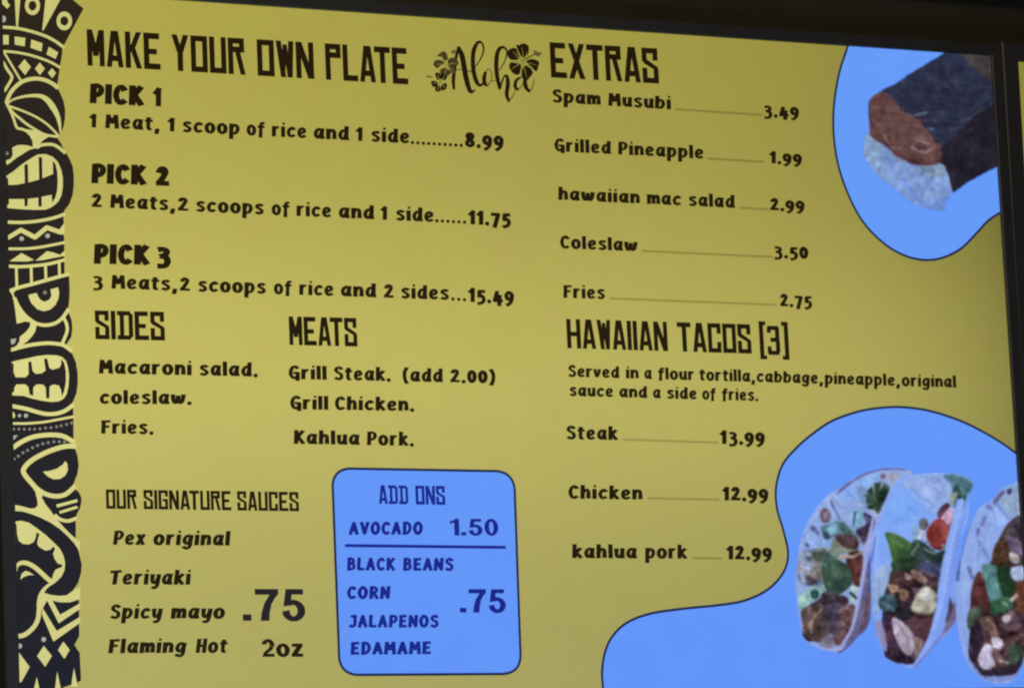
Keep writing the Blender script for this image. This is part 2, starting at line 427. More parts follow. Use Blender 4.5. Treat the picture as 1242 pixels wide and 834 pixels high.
GRP = 'menu displays mounted side by side on the wall'
x2 = PA([(1233, 75)])[0]
BZ = 0.0146
disp = thing('menu_display', (SX, 0, SZ), 'large wall display lit with the yellow menu headed MAKE YOUR OWN PLATE', 'display', GRP)
link('bezel', frame_mesh('bezel', SW, SH, BZ, 0.03, 0.005), M['bezel'], disp)
box('back_case', (-0.010, 0.006, -0.010), (SW + 0.010, 0.0749, SH + 0.010), M['case'], disp, 0.003)

def rect(a, b, c, d): return [np.array([(a, b), (c, b), (c, d), (a, d)], float)]
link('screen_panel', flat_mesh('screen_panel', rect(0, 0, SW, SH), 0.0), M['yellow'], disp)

# ------------------------------------------------------------------ blue shapes with navy outline
def clipx(p):
    p = p.copy(); p[:, 0] = np.clip(p[:, 0], 0.0, SW); p[:, 1] = np.clip(p[:, 1], 0.0, SH); return p
def blob(pts, tail, closed_pts, name, label):
    c = PA(catmull(pts, n=8))
    c = c[(c[:, 0] <= SW + 1e-3)]
    poly = clipx(np.vstack([c, closed_pts]))
    link(name, flat_mesh(name, [poly], 0.0004), M['blue'], disp, label)
    link('shape_outline', flat_mesh('shape_outline', [clipx(q) for q in stroke_polys(c, 0.00135, False)], 0.0006), M['navy'], disp)
blob([(1029, 50), (1027, 59), (1017, 91), (1011, 130), (1011, 167), (1017, 203), (1029.5, 238.5), (1047.5, 270.8), (1072.7, 296), (1098, 310.5),
      (1123, 315.5), (1145, 312), (1166, 301), (1184, 283), (1198, 268), (1212.6, 258)],
     None, [(SW, 0.55), (SW, SH), (0.98, SH)], 'blue_shape', 'bright blue rounded shape at the top right corner of the screen')
blob([(732, 846), (731, 834), (730, 812), (734, 788.5), (744, 769), (762, 753.5), (790, 743.3), (830, 737.5), (870, 733.5), (902, 728), (930, 715), (949, 695),
      (955.5, 672), (950, 644), (942, 616), (941, 590), (949, 563), (966.7, 541.9), (984.8, 526.3), (1005.6, 512), (1028.9, 502.4), (1054.8, 496),
      (1085.9, 493.4), (1114.5, 495.7), (1140.4, 501.7), (1168.9, 512), (1194.8, 525), (1218.2, 539.3), (1234, 551)],
     None, [(SW, 0.15), (SW, 0.0), (0.7, 0.0)], 'blue_shape', 'bright blue wavy shape along the bottom right of the screen')

# ------------------------------------------------------------------ words
def words(name, label, rows, mat, layer=0.0008, style='brush', parent=None, **kw):
    polys = []
    for w, x0, x1, base, h in rows:
        if style == 'angular': g = glyphs_angular(w, **kw)
        elif style == 'brush': g = glyphs_brush(w, **kw)
        else: g = glyphs_sans(w, **kw)
        polys += lay_word(g, x0, x1, base, h)
    return link(name, flat_mesh(name, polys, layer), mat, parent or disp, label)
def R(base, h, *ws): return [(w, a, b, base, h) for w, a, b in ws]

ink, vio = M['ink'], M['ink_violet']
# headings, one word at a time so that spacing follows the board
words('heading', 'dark heading MAKE YOUR OWN PLATE', R(((106, 79.6), (494, 102.6)), 43.3, ('MAKE', 105.3, 194), ('YOUR', 208, 297), ('OWN', 311.5, 380.2), ('PLATE', 394.2, 494.2)), ink, style='angular')
words('heading', 'dark heading EXTRAS', R(((668, 94), (798, 101.6)), 42, ('EXTRAS', 667, 798)), ink, style='angular')
words('heading', 'dark heading SIDES', R(((115, 411), (200, 412.8)), 34.2, ('SIDES', 115, 199.3)), ink, style='angular')
words('heading', 'dark heading MEATS', R(((351, 418), (433, 420)), 34, ('MEATS', 350.3, 432.6)), ink, style='angular')
words('heading', 'dark heading HAWAIIAN TACOS [3]', R(((688, 422), (940, 429.5)), 35, ('HAWAIIAN', 687, 809), ('TACOS', 821, 910.5), ('[3]', 920.6, 956)), ink, style='angular')
words('heading', 'small dark heading OUR SIGNATURE SAUCES', R(((128, 616.4), (362, 619.6)), 23, ('OUR', 128.3, 165.5), ('SIGNATURE', 173.8, 280), ('SAUCES', 287.4, 362)), ink, style='angular')

words('option_name', 'bold dark line PICK 1', R(((108, 126), (196, 130.5)), 23, ('PICK', 108, 175.2)) + R(((108, 126.5), (196, 130)), 22, ('1', 184.5, 196.6)), ink, rx=17.5, ry=13, gap=2)
words('option_name', 'bold dark line PICK 2', R(((110, 223), (178, 225.3)), 23, ('PICK', 110, 178)) + R(((110, 223), (205, 226.6)), 23, ('2', 187.4, 204.8)), ink, rx=17.5, ry=13, gap=2)
words('option_name', 'bold dark line PICK 3', R(((113, 320.6), (182, 322)), 23, ('PICK', 113, 182)) + R(((113, 320), (206, 322.5)), 24, ('3', 190, 206.8)), ink, rx=17.5, ry=13, gap=2)

b1 = ((128, 156), (489, 174.2)); b2 = ((134, 252.6), (523, 269.6)); b3 = ((136, 350.4), (542, 364))
words('description', 'dark line 1 Meat, 1 scoop of rice and 1 side', R(b1, 17.4, ('1', 107.2, 117.6), ('Meat,', 126.9, 193.4), ('1', 202.0, 212.4), ('scoop', 220.5, 290.3), ('of', 298.6, 322.1), ('rice', 328.8, 371.6), ('and', 380, 423.2), ('1', 430.4, 440.4), ('side', 449.2, 496.5)), ink)
words('description', 'dark line 2 Meats,2 scoops of rice and 1 side', R(b2, 17.2, ('2', 110, 123), ('Meats,', 133, 212.3), ('2', 214.3, 227.8), ('scoops', 236.8, 320.2), ('of', 328.9, 352.1), ('rice', 358.7, 401.7), ('and', 410.4, 453.6), ('1', 460.2, 470.2), ('side', 479.3, 526)), ink)
words('description', 'dark line 3 Meats,2 scoops of rice and 2 sides', R(b3, 17.2, ('3', 112.5, 124.5), ('Meats,', 134.4, 214.8), ('2', 216.8, 229.8), ('scoops', 239.3, 322.7), ('of', 331.6, 354.6), ('rice', 362, 404.4), ('and', 412.9, 456), ('2', 464.3, 476.8), ('sides', 485.5, 544.7)), ink)
words('price', 'dark price 8.99', R(((569, 179), (611, 180.8)), 18, ('8.99', 563.3, 610.7)), ink, rx=15, ry=10.2, gap=7)
words('price', 'dark price 11.75', R(((566, 272.6), (620, 274.6)), 17, ('11.75', 566.7, 619.1)), ink, rx=15.5, ry=12, gap=6)
words('price', 'dark price 15.49', R(((566, 366.5), (623, 368.8)), 17.5, ('15.49', 566.7, 623.3)), ink, rx=14.5, ry=11, gap=6)

def dots(x0, x1, n, base, r, label):
    (xa, ya), (xb, yb) = base; ps = []
    for i in range(n):
        x = x0 + (x1 - x0) * i / (n - 1); y = ya + (x - xa) * (yb - ya) / (xb - xa)
        t = np.linspace(0, 2 * math.pi, 13)[:-1]
        ps.append(PA(np.stack([x + r * np.cos(t), y - r + r * np.sin(t)], 1)))
    link('dot_leader', flat_mesh('dot_leader', ps, 0.0008), ink, disp, label)['kind'] = 'stuff'
dots(500, 559, 10, ((500, 175.4), (560, 178.8)), 2.1, 'row of ten dark dots before the price 8.99')
dots(529.5, 563, 6, ((529, 270), (566, 272)), 2.1, 'row of six dark dots before the price 11.75')
dots(549, 563, 3, ((546, 364.6), (566, 365.8)), 2.1, 'row of three dark dots before the price 15.49')

words('item_name', 'dark line Macaroni salad.', R(((120, 453.2), (304, 456.8)), 17.4, ('Macaroni', 119.2, 232.3), ('salad.', 241, 312.2)), ink)
words('item_name', 'dark line coleslaw.', R(((124, 490), (220, 490.4)), 16.8, ('coleslaw.', 120.4, 231.9)), ink)
words('item_name', 'dark line Fries.', R(((124, 526), (180, 526.6)), 16.8, ('Fries.', 122, 185.6)), ink)
words('item_name', 'dark line Grill Steak. (add 2.00)', R(((366, 460.2), (550, 464)), 16.8, ('Grill', 349.7, 396), ('Steak.', 404, 473.3), ('(add', 487.8, 536.9), ('2.00)', 544.8, 600.4)), ink)
words('item_name', 'dark line Grill Chicken.', R(((369, 496.8), (494, 498.6)), 16.8, ('Grill', 351.6, 398), ('Chicken.', 405.7, 501.8)), ink)
words('item_name', 'dark line Kahlua Pork.', R(((359, 538.4), (494, 540.8)), 17, ('Kahlua', 355.7, 436), ('Pork.', 444.3, 501.4)), ink)
SL = dict(slant=0.12)
words('item_name', 'dark slanted line Pex original', R(((138, 660.6), (277, 661.6)), 17.6, ('Pex', 136.3, 177.3), ('original', 185.5, 279.8)), ink, **SL)
words('item_name', 'dark slanted line Teriyaki', R(((139, 708.8), (230, 709)), 18, ('Teriyaki', 133.6, 231.5)), ink, **SL)
words('item_name', 'dark slanted line Spicy mayo', R(((139, 750.2), (270, 750.2)), 17.6, ('Spicy', 132.3, 197.7), ('mayo', 206.2, 272.6)), ink, **SL)
words('item_name', 'dark slanted line Flaming Hot', R(((131, 792), (274, 791.4)), 17.6, ('Flaming', 130.4, 226.6), ('Hot', 236.4, 275.8)), ink, **SL)
words('price', 'very large charcoal price .75 beside the sauces', R(((293, 752.3), (370, 752.6)), 39, ('.75', 293.6, 369.6)), vio, style='sans')
words('price', 'bold dark 2oz under the large .75', R(((317, 796), (367, 796)), 21.6, ('2oz', 317, 367)), ink, style='sans')

# extras
ex = [
    ('Spam Musubi', ((675, 125), (812, 133.4)), 16.2, [('Spam', 669, 728.2), ('Musubi', 736.8, 813.4)], ((818, 132.8), (924, 139.8)), ('3.49', 926.3, 968.9, ((930, 142.2), (966, 143.8)), 15.6)),
    ('Grilled Pineapple', ((689, 184.8), (850, 193)), 16, [('Grilled', 672, 740.8), ('Pineapple', 748.9, 853.2)], ((857.6, 192.6), (927, 196.6)), ('1.99', 932, 972.4, ((938, 198.8), (970, 200.3)), 15.2)),
    ('hawaiian mac salad', ((678, 243), (888, 252.6)), 16, [('hawaiian', 676.4, 775.6), ('mac', 783.7, 826.6), ('salad', 834.3, 890.9)], ((896, 252), (932, 254.3)), ('2.99', 932.8, 975.6, ((938, 255.6), (973, 257)), 15.2)),
    ('Coleslaw', ((685, 301.8), (768, 305.2)), 16, [('Coleslaw', 678.9, 773.3)], ((778, 304.4), (937, 311.8)), ('3.50', 938.6, 980, ((940, 312.6), (975, 314.2)), 15.6)),
    ('Fries', ((685, 361.6), (730, 363)), 16, [('Fries', 682.5, 733.8)], ((738.5, 361.8), (942, 369.8)), ('2.75', 944.9, 984.3, ((949, 371.9), (980, 373)), 15.6)),
    ('Steak', ((690, 532.8), (747, 533.8)), 16.8, [('Steak', 686, 749.5)], ((755, 532.8), (870.5, 536.6)), ('13.99', 871.8, 927.5, ((876, 538.6), (920, 539)), 17)),
    ('Chicken', ((692, 604.8), (776, 606)), 16.8, [('Chicken', 688.9, 778.8)], ((785.5, 604), (872, 605.6)), ('12.99', 874.7, 931.8, ((880, 607), (925, 607.4)), 17)),
    ('kahlua pork', ((694, 676.8), (831, 677.4)), 17, [('kahlua', 693.2, 772.3), ('pork', 781.4, 833.5)], ((839.5, 676.4), (875.6, 676.8)), ('12.99', 879.8, 936.1, ((884, 678.4), (930, 678.6)), 17)),
]
for nm, base, h, ws, ld, pr in ex:
    words('item_name', 'dark line ' + nm, R(base, h, *ws), ink)
    link('leader_line', flat_mesh('leader_line', stroke_polys(PA(ld), 0.00125, False, True), 0.0008), M['leader'], disp)
    words('price', 'dark price %s beside %s' % (pr[0], nm), [(pr[0], pr[1], pr[2], pr[3], pr[4])], ink, rx=15, ry=10.2, gap=6)

bS = ((692, 457.2), (1158, 470.2)); bT = ((692, 480.4), (910, 486.2))
SM = dict(rx=13.4, ry=10, gap=6)
words('description', 'small dark line Served in a flour tortilla,cabbage,pineapple,original', R(bS, 14.3, ('Served', 688.4, 750.8), ('in', 758.5, 774.2), ('a', 780.9, 790.3), ('flour', 797.6, 841.6), ('tortilla,', 847.9, 915.5), ('cabbage,', 917, 997.9), ('pineapple,', 999.3, 1091.2), ('original', 1092.9, 1159.3)), ink, **SM)
words('description', 'small dark line sauce and a side of fries.', R(bT, 14.3, ('sauce', 690, 743.4), ('and', 750.5, 784.7), ('a', 791.4, 801), ('side', 808.1, 844.7), ('of', 851.2, 868.4), ('fries.', 875.1, 919.1)), ink, **SM)

# ------------------------------------------------------------------ add-ons card
def rounded(c4, r, n=7):
    """rounded quadrilateral in photo measure"""
    c4 = np.array(c4, float); out = []
    for i in range(4):
        p, q, s = c4[i - 1], c4[i], c4[(i + 1) % 4]
        a = (p - q) / np.hypot(*(p - q)); b = (s - q) / np.hypot(*(s - q))
        A, Bp = q + a * r, q + b * r
        for k in range(n + 1):
            t = k / n; out.append((1 - t) ** 2 * A + 2 * t * (1 - t) * (q + (a + b) * r * 0.08) + t * t * Bp)
    return np.array(out)
cc = rounded([(402.4, 567.6), (623.2, 571.4), (631.8, 816.6), (411.8, 818.0)], 21)
card = link('add_ons_card', flat_mesh('add_ons_card', [PA(cc)], 0.0004), M['blue'], disp, 'bright blue rounded card of add ons near the bottom middle')
cl = PA(np.vstack([cc, cc[:1]]))
link('card_outline', flat_mesh('card_outline', stroke_polys(cl, 0.00135, False), 0.0006), M['navy'], card)
link('divider_line', flat_mesh('divider_line', stroke_polys(PA([(418, 661.2), (613, 663.4)]), 0.0016, False, True), 0.0008), M['royal'], card)
roy = M['royal']
words('card_heading', 'thin blue heading ADD ONS', R(((459, 610.6), (539, 611.8)), 22.4, ('ADD', 459, 494.6), ('ONS', 503.6, 539.4)), roy, style='angular', parent=card)
CAP = dict(parent=card, rx=14, ry=11, gap=7, slant=0.06)
words('add_on_name', 'blue capitals AVOCADO', R(((422, 648.4), (512, 648.4)), 15.6, ('AVOCADO', 421.9, 512.6)), roy, **CAP)
words('add_on_name', 'blue capitals BLACK BEANS', R(((420, 691.6), (550, 692.2)), 15.4, ('BLACK', 420.2, 479.7), ('BEANS', 488, 550.4)), roy, **CAP)
words('add_on_name', 'blue capitals CORN', R(((420, 726.2), (473, 726.2)), 15.2, ('CORN', 420.6, 473.8)), roy, **CAP)
words('add_on_name', 'blue capitals JALAPENOS', R(((422, 760.8), (532, 760.8)), 15.2, ('JALAPENOS', 421.9, 532.3)), roy, **CAP)
words('add_on_name', 'blue capitals EDAMAME', R(((424, 793.8), (522, 793)), 15.4, ('EDAMAME', 424.5, 522.5)), roy, **CAP)
words('card_price', 'blue price 1.50 beside AVOCADO', R(((545, 649), (604, 649.2)), 20.4, ('1.50', 545.2, 603.9)), roy, style='sans', parent=card)
words('card_price', 'larger blue price .75 on the card', R(((557, 742.4), (613, 742.6)), 28.8, ('.75', 557, 612.8)), roy, style='sans', parent=card)

# ------------------------------------------------------------------ carved face pattern down the left edge
def cr(y0, pts, s=12.42): return [(a / s, b / s + y0) + tuple(c) for a, b, *c in pts]
tiki_dark = [(-6, -26), (88, -26), (88, 0), (101, 11), (77.5, 55), (75.5, 60), (75, 66), (72.3, 82), (70.5, 95), (69, 103.5), (70, 108), (72.8, 113.5), (76.8, 123),
             (78.7, 133), (78.6, 144), (76.8, 154), (73, 162), (70.6, 164.5), (69, 166.5), (70.6, 169.5), (73.6, 174), (77.8, 183), (83, 190.6), (87.8, 201.7), (89.2, 212),
             (89.2, 225), (88, 236.4), (84, 247.6), (78, 255.3), (76.5, 260), (76.6, 265.4), (77.3, 270.6), (72.9, 277.6), (77, 283.5), (77.7, 292.3), (77.7, 304.5), (73.8, 307.8),
             (77.8, 311.5), (78, 332.6), (83.6, 335.4), (84.2, 352), (83.6, 366), (81.8, 377.5), (84.6, 383), (86.6, 388.5), (87.5, 397), (86.4, 408.3), (81, 416.6), (80, 421.5), (84, 425), (87.6, 429.5),
             (91.8, 439.3), (93.9, 452.2), (94, 465), (92.6, 476.4), (89, 485.5), (86.3, 490.5), (88.4, 496), (88.7, 505), (88.9, 529), (87.6, 538), (90.6, 542.6), (93.8, 552.9), (95.2, 564),
             (93.6, 574.6), (89.6, 584.8), (88, 590), (91, 593), (95.4, 596.6), (98.3, 602.8), (98.5, 608.5), (96.8, 616), (92.8, 623.4), (91.6, 630), (91.6, 651), (90, 657), (94.2, 665), (96, 672),
             (98.8, 684), (98, 694.6), (94.4, 706.7), (88, 715.6), (95, 720), (95.4, 727), (95.8, 771), (90, 781.6), (96.4, 791.3), (98, 824.4), (93.4, 827.6), (85.3, 830), (75, 833.6), (72, 860), (-6, 860)]
tiki = link('tiki_pattern', flat_mesh('tiki_pattern', [clipx(PA(tiki_dark))], 0.0008), M['tiki'], disp, 'black carved face pattern down the left edge of the screen')
def marking(polys):
    link('light_marking', flat_mesh('light_marking', polys, 0.0010), M['cream'], tiki)
def cpoly(pts, smooth=False): marking([clipx(PA(catmull(pts, True, 4) if smooth else pts))])
def cstroke(pts, w, n=5):
    p = catmull(np.array([q[:2] for q in pts], float), n=n)
    ws = np.array([(q[2] if len(q) > 2 else w) for q in pts], float)
    wi = np.interp(np.linspace(0, 1, len(p)), np.linspace(0, 1, len(ws)), ws) * 0.46
    marking([clipx(PA(q)) for q in stroke_polys(p, wi, False)])
def cline(pts, w):
    marking([clipx(PA(q)) for q in stroke_polys(np.array(pts, float), w * 0.46, False, True)])
# feathers: gaps, rings and marks
cpoly([(17.3, -26), (24.6, -26), (24.2, 0), (21.4, 33), (19.3, 33), (17.6, 0)])
cpoly([(55.2, -4), (56, -26), (90, -26), (89, -2), (73.4, -1), (52.3, 37.5), (50.8, 37.5)])
cpoly([(1.2, -3), (8.5, -3), (8.5, 3.2), (12, 7.2), (8.5, 11.3), (1.6, 4.8)])
def ring(cx, cy, ro, ri):
    t = np.linspace(0, 2 * math.pi, 33); rp = []
    for i in range(32):
        rp.append([(cx + ro[0] * math.cos(t[i]), cy + ro[1] * math.sin(t[i])), (cx + ro[0] * math.cos(t[i + 1]), cy + ro[1] * math.sin(t[i + 1])),
               (cx + ri[0] * math.cos(t[i + 1]), cy + ri[1] * math.sin(t[i + 1])), (cx + ri[0] * math.cos(t[i]), cy + ri[1] * math.sin(t[i]))])
    marking([clipx(PA(q)) for q in rp])
ring(39, 7.5, (9.2, 11.4), (4.8, 5.9)); ring(77.6, 26, (9.4, 11.4), (4.9, 5.6))
def disc(cx, cy, rx, ry=None):
    t = np.linspace(0, 2 * math.pi, 15)[:-1]
    return clipx(PA(np.stack([cx + rx * np.cos(t), cy + (ry or rx) * np.sin(t)], 1)))
cstroke([(2, 33.4), (20, 34.8), (38, 38.8), (55, 44.4), (68, 51.4), (78, 59)], 4)
for q in ([(2, 43), (10.2, 43), (10.2, 54.5), (2, 54.5)], [(17.3, 44.8), (30.4, 46.5), (29.6, 56.8), (17.5, 54.6)], [(37.6, 48.4), (51.2, 53), (50, 63), (36.5, 58.4)],
          [(58.8, 57.3), (70.2, 64), (67, 72), (56, 66.5)]): cpoly(q)
cstroke([(2.4, 62.6), (16, 63.6), (32.2, 66.4), (44.3, 69.7), (56.4, 74), (64.4, 77.7), (73, 82.8)], 3.4)
cline([(4, 63), (24.8, 98)], 2.8)
cstroke([(3, 75), (8.6, 85), (14, 93.8), (10.3, 102.4), (4.6, 111.5)], 3.8)
for q in ([(29.4, 72.3), (37, 81.7), (30, 91.6), (21.9, 81.3)], [(47.9, 76.3), (54, 83.8), (48.1, 91.6), (41.9, 83.8)], [(62.8, 83.1), (67.6, 89), (63, 95.4), (57.6, 88.8)]): cpoly(q)
cstroke([(7.4, 126), (9.5, 119), (14.5, 110), (24.2, 101), (33.8, 97), (44.3, 95.8), (54.8, 97.8), (64.4, 102.7), (70, 107.5)], 5.2)
cstroke([(8, 127, 2), (16, 121, 2.6), (32, 117, 3.6), (47.5, 116.8, 5), (56.5, 121.4, 7), (63.5, 130, 8), (69.4, 141, 6), (72, 152, 4), (72.8, 162, 1.4)], 4)
cstroke([(9, 128.6), (16, 131), (28, 135.3), (40.3, 140.7), (52.3, 147.8), (62, 155.8), (70.5, 165)], 3.0)
cstroke([(10.6, 131), (16, 137.7), (24.2, 144.6), (32.2, 151), (40.3, 156.2), (48.3, 161), (56.4, 164.3), (70, 166.2)], 3.3)
cstroke([(7.4, 125.4), (12, 134.5), (16, 144), (20, 155.2), (26.6, 157), (34, 160.5)], 3.4, n=3)
cpoly([(24, 156), (38, 158), (45, 159.6), (58, 164.5), (67, 166.4), (58.5, 166.3), (52, 170.4), (46, 176.8), (46.5, 180.2), (39.4, 180.4), (39.2, 172), (36, 165.5), (31, 160.5)])
cstroke([(44, 179.6), (49, 176.6), (54.8, 175.6), (62.8, 175.6), (70, 178.8), (79, 186)], 4.2)
cpoly([(14.5, 179.6), (20, 176.6), (26.6, 176), (33.8, 176.8), (40, 179), (41, 180.4), (34.6, 182.4), (28, 186.6), (20, 191.5), (12, 197.8), (8, 200.4), (6, 195), (12, 193.3), (15, 188.9)])
# open mouth one, lower bands
cpoly([(6.4, 214.2), (16, 208), (26.6, 199.3), (37.8, 192), (45, 187.8), (54.8, 187.2), (63.6, 190.5), (70, 197), (74, 206.6), (75.8, 216), (75.8, 227), (74.2, 237), (71, 243.6), (67, 248), (61.2, 252),
       (54.8, 254.5), (40.3, 254.8), (24.2, 253.9), (7.2, 252.4), (7.2, 249.7), (10.5, 247.6), (10, 236), (9.6, 219)])
cstroke([(8, 269.6), (24.2, 270), (40.3, 269), (56.4, 266.4), (68.4, 263.4), (79, 259.5)], 4.2)
cline([(8.7, 288.6), (25, 279.2), (42, 288), (56.4, 276.2), (73, 282)], 6)
cpoly([(72, 278), (78, 270.4), (77.8, 284.6), (72.5, 284.6)])
cstroke([(8.6, 302), (32, 301.7), (48.3, 300), (64.4, 297), (78.5, 294.2)], 3.5)
cpoly([(11.3, 317), (25.8, 307), (41, 315.6), (32, 317.3)]); cpoly([(42.7, 316.4), (56.4, 304.8), (64.4, 306.4), (72.4, 309.3), (78.6, 305), (78.5, 310.4), (66, 312.7), (52.3, 315.5)])
cstroke([(9.3, 322.9), (24.2, 323.5), (40.3, 322.6), (56.4, 320.6), (68.4, 318), (79, 315)], 4.2)
for a, b in (((19.4, 323), (20.1, 350)), ((37.3, 322), (37.9, 345)), ((54.7, 320), (55.4, 341)), ((71.3, 317), (71.9, 336))): cline([a, b], 3.6)
cstroke([(12, 352.6), (24.2, 348.4), (40.3, 344.3), (56.4, 339.8), (72.5, 335.4), (84, 332.4)], 4.6)
cpoly([(9.4, 351.4), (17, 348.6), (18.5, 352.6), (16, 355.6), (17.4, 361), (20.5, 369), (26.6, 378), (32.5, 384.4), (36, 391), (30.6, 389.8), (23.4, 391.8), (20, 392.6), (18, 376), (16, 363), (14.2, 357.4)])
cstroke([(17, 361), (21.5, 371), (28, 380.5), (34.6, 386.6), (41.9, 391.6), (50, 394), (58, 394.2), (66, 392.2), (72.5, 388.2), (77.3, 383), (83, 374.5)], 4.6)
cpoly([(34.2, 357.6), (43.9, 355.4), (46.6, 361), (49, 364), (54, 366), (59.6, 363.4), (62, 359), (60.8, 351), (70.2, 348.5), (71.3, 355), (70.6, 362), (66.8, 370), (60.4, 375.6), (53, 377.5), (45, 375.2), (37.8, 368), (35, 362)])
cpoly([(36.5, 391), (44, 394), (42.4, 401.9), (38.2, 408.3), (32.6, 414), (27, 418.2), (25, 421), (12, 424.6), (20, 418.8), (23.2, 414), (23.6, 408.5), (30.6, 402.9), (35.6, 397)])
cstroke([(77, 385.4), (80.6, 393.8), (80.9, 401.9), (78, 410), (74.6, 417.5)], 4.2)
cstroke([(12, 424.6), (26.6, 420.6), (40.3, 417.8), (56.4, 416.2), (68.4, 417), (77.3, 419), (87, 426)], 4.8)
# open mouth two
cpoly([(12.5, 439.3), (20, 437.2), (32.2, 434.6), (45, 431.8), (56.4, 430.5), (68.4, 430.9), (74.9, 432.9), (79.7, 437.7), (82.2, 445.8), (83.3, 456), (82.6, 468.3), (80.5, 478), (76.8, 483.4), (70.9, 486.6),
       (62.8, 487.4), (52.3, 486.2), (38.6, 483.3), (28.2, 480), (14.5, 479.4), (13.7, 476.4), (16.5, 475), (16, 441)])
cstroke([(13.7, 492.2), (32.2, 495.9), (44.3, 499.5), (56.4, 502), (68.4, 501.4), (78.9, 497.8), (89, 490.5)], 5.2)
cpoly([(14, 498.2), (16.6, 500.4), (18, 503.2), (17.4, 506.4), (14, 507.2)])
cstroke([(14.5, 513.4), (32, 513.4), (52.3, 511.8), (68.4, 509), (90, 505)], 3.2)
cstroke([(15, 543.2), (24.2, 536.6), (36.2, 530.9), (48.3, 528.2), (62.8, 527.2), (76.5, 529), (90, 536.4)], 6)
cstroke([(92, 541.4), (84, 540.8), (72.5, 542.6), (56.4, 548.2), (40.3, 556.6), (31, 564.6), (27.8, 571), (31, 577.5), (37, 584.4), (43.5, 592.5), (49, 603)], 6.4)
cstroke([(41, 589.5), (51.5, 597.2), (61.2, 600.8), (70.9, 601.4), (80.5, 598.4), (91, 589)], 6)
cpoly([(51.5, 571.6), (59.6, 571), (68.4, 568.2), (75.7, 563.3), (78.9, 558.8), (81.3, 562.5), (82, 569.8), (78.9, 576.2), (72.5, 580.7), (64.4, 581), (57.2, 577.4)], False)
cpoly([(42.7, 598), (45, 606.4), (45.2, 613), (41.9, 616.2), (36, 616.4), (28.2, 614.2), (16.9, 611.7), (16.9, 619.3), (26.6, 619.9), (36.2, 622.6), (48.3, 627.2), (60.4, 633.2), (72.5, 641.4), (82, 650.2), (89.4, 658.2),
       (96, 668), (97, 656), (92.6, 654), (85.3, 647.5), (76.5, 638.6), (67.6, 628.2), (61.2, 619.3), (54.8, 611.3), (49.5, 601.6)])
cstroke([(66, 624), (70, 628), (74.9, 630.4), (83, 631.4), (93, 628)], 4.6)
cpoly([(67.6, 611.7), (93.2, 605), (93.8, 608.5), (69.2, 615.3)]); cpoly([(71.3, 619.7), (92.6, 613.1), (94.4, 616), (72.5, 622.7)])
cpoly([(16.9, 632.2), (25.8, 631.2), (34.6, 633.6), (45, 640.6), (56.4, 649.6), (66, 658.6), (72.5, 665.4), (76.7, 673.7), (78.6, 682.5), (77.8, 691.4), (74.2, 698.8), (68.4, 704.6), (62.6, 709), (60, 704), (62.8, 701.9), (64, 696.2), (66.8, 690.6),
       (74.9, 687), (74.9, 684), (70, 683.3), (66, 677.7), (64, 671.3), (66.4, 664.8), (64.4, 662.4), (60.4, 666.4), (54.8, 667.4), (46.7, 662.8), (44.7, 658.8), (45.9, 652.3), (47.6, 647.5), (43.9, 645.3), (42.7, 652.3),
       (40.3, 657.2), (34.6, 659.8), (27.4, 659.4), (22.5, 655.6), (20.5, 648.3), (19.7, 636.2)])
cstroke([(19.8, 693, 1), (20.4, 686, 4), (25, 682.4, 5.5), (32.2, 682.6, 6), (40.3, 686.6, 6), (48.3, 693, 6), (55.6, 700, 6), (63.5, 706.4, 6)], 6)
cpoly([(24.2, 702.7), (25.8, 695.4), (30.6, 691.8), (35.4, 693.4), (41, 697), (36, 697), (32.2, 697.8), (28, 699.6)])
cstroke([(63.5, 706, 3.5), (56.4, 710.9, 4), (51.5, 716.4, 5), (48.6, 723, 6), (47.2, 731, 6.4), (47, 740, 6.2), (45.7, 749.8, 6), (41.7, 758.4, 6), (34.6, 765.9, 6), (27.4, 770.2, 6), (21.7, 771, 6)], 6)
cpoly([(50, 717), (53.8, 718.6), (61.2, 721), (70.9, 722.2), (80.5, 721.4), (88, 716), (97, 711), (97, 726), (90, 728.2), (84.5, 730), (72.5, 730), (63.6, 728), (56.5, 728), (51, 738), (48, 738)])
cpoly([(55.8, 726), (63.6, 728.5), (72.5, 745), (97, 731), (97, 737.6), (70.9, 755.4)])
cpoly([(50.5, 736), (52, 738), (68.4, 764.7), (97, 747.4), (97, 754.6), (64.4, 777.6), (50.6, 745)])
for q in ([(52.7, 782.7), (62.6, 795), (54.3, 808.1), (44.6, 795)], [(76.5, 777.5), (84.2, 787.7), (77.7, 798.4), (69.9, 787.7)], [(22.1, 790), (35.6, 808.3), (25.8, 826), (23, 827.6)],
          [(69, 813.9), (66.4, 834), (65, 852), (76, 852), (73.3, 834)], [(44.3, 820.3), (41, 834), (40, 852), (49, 852), (47.2, 834)], [(89.4, 809.5), (87.2, 822), (86, 832), (94, 832), (92.6, 826)]): cpoly(q)
mouth1 = [(5, 216), (9.4, 216.4), (9.7, 224.6), (20, 224.4), (29.6, 222.4), (29, 200.6), (33.3, 199), (33.8, 221.6), (47, 218.2), (46.4, 191), (50.5, 191), (51, 216.6), (64, 211.3), (63.4, 195), (66.8, 199.4), (69, 209), (69.5, 222),
          (68.8, 232), (66.6, 240), (62.8, 246.4), (62.2, 236.6), (50, 239), (50.2, 251), (46.2, 251), (45.8, 240), (33.3, 241.6), (33, 250.4), (29.3, 250.4), (29, 241.7), (10.3, 241.8), (10.5, 247.8), (5, 249)]
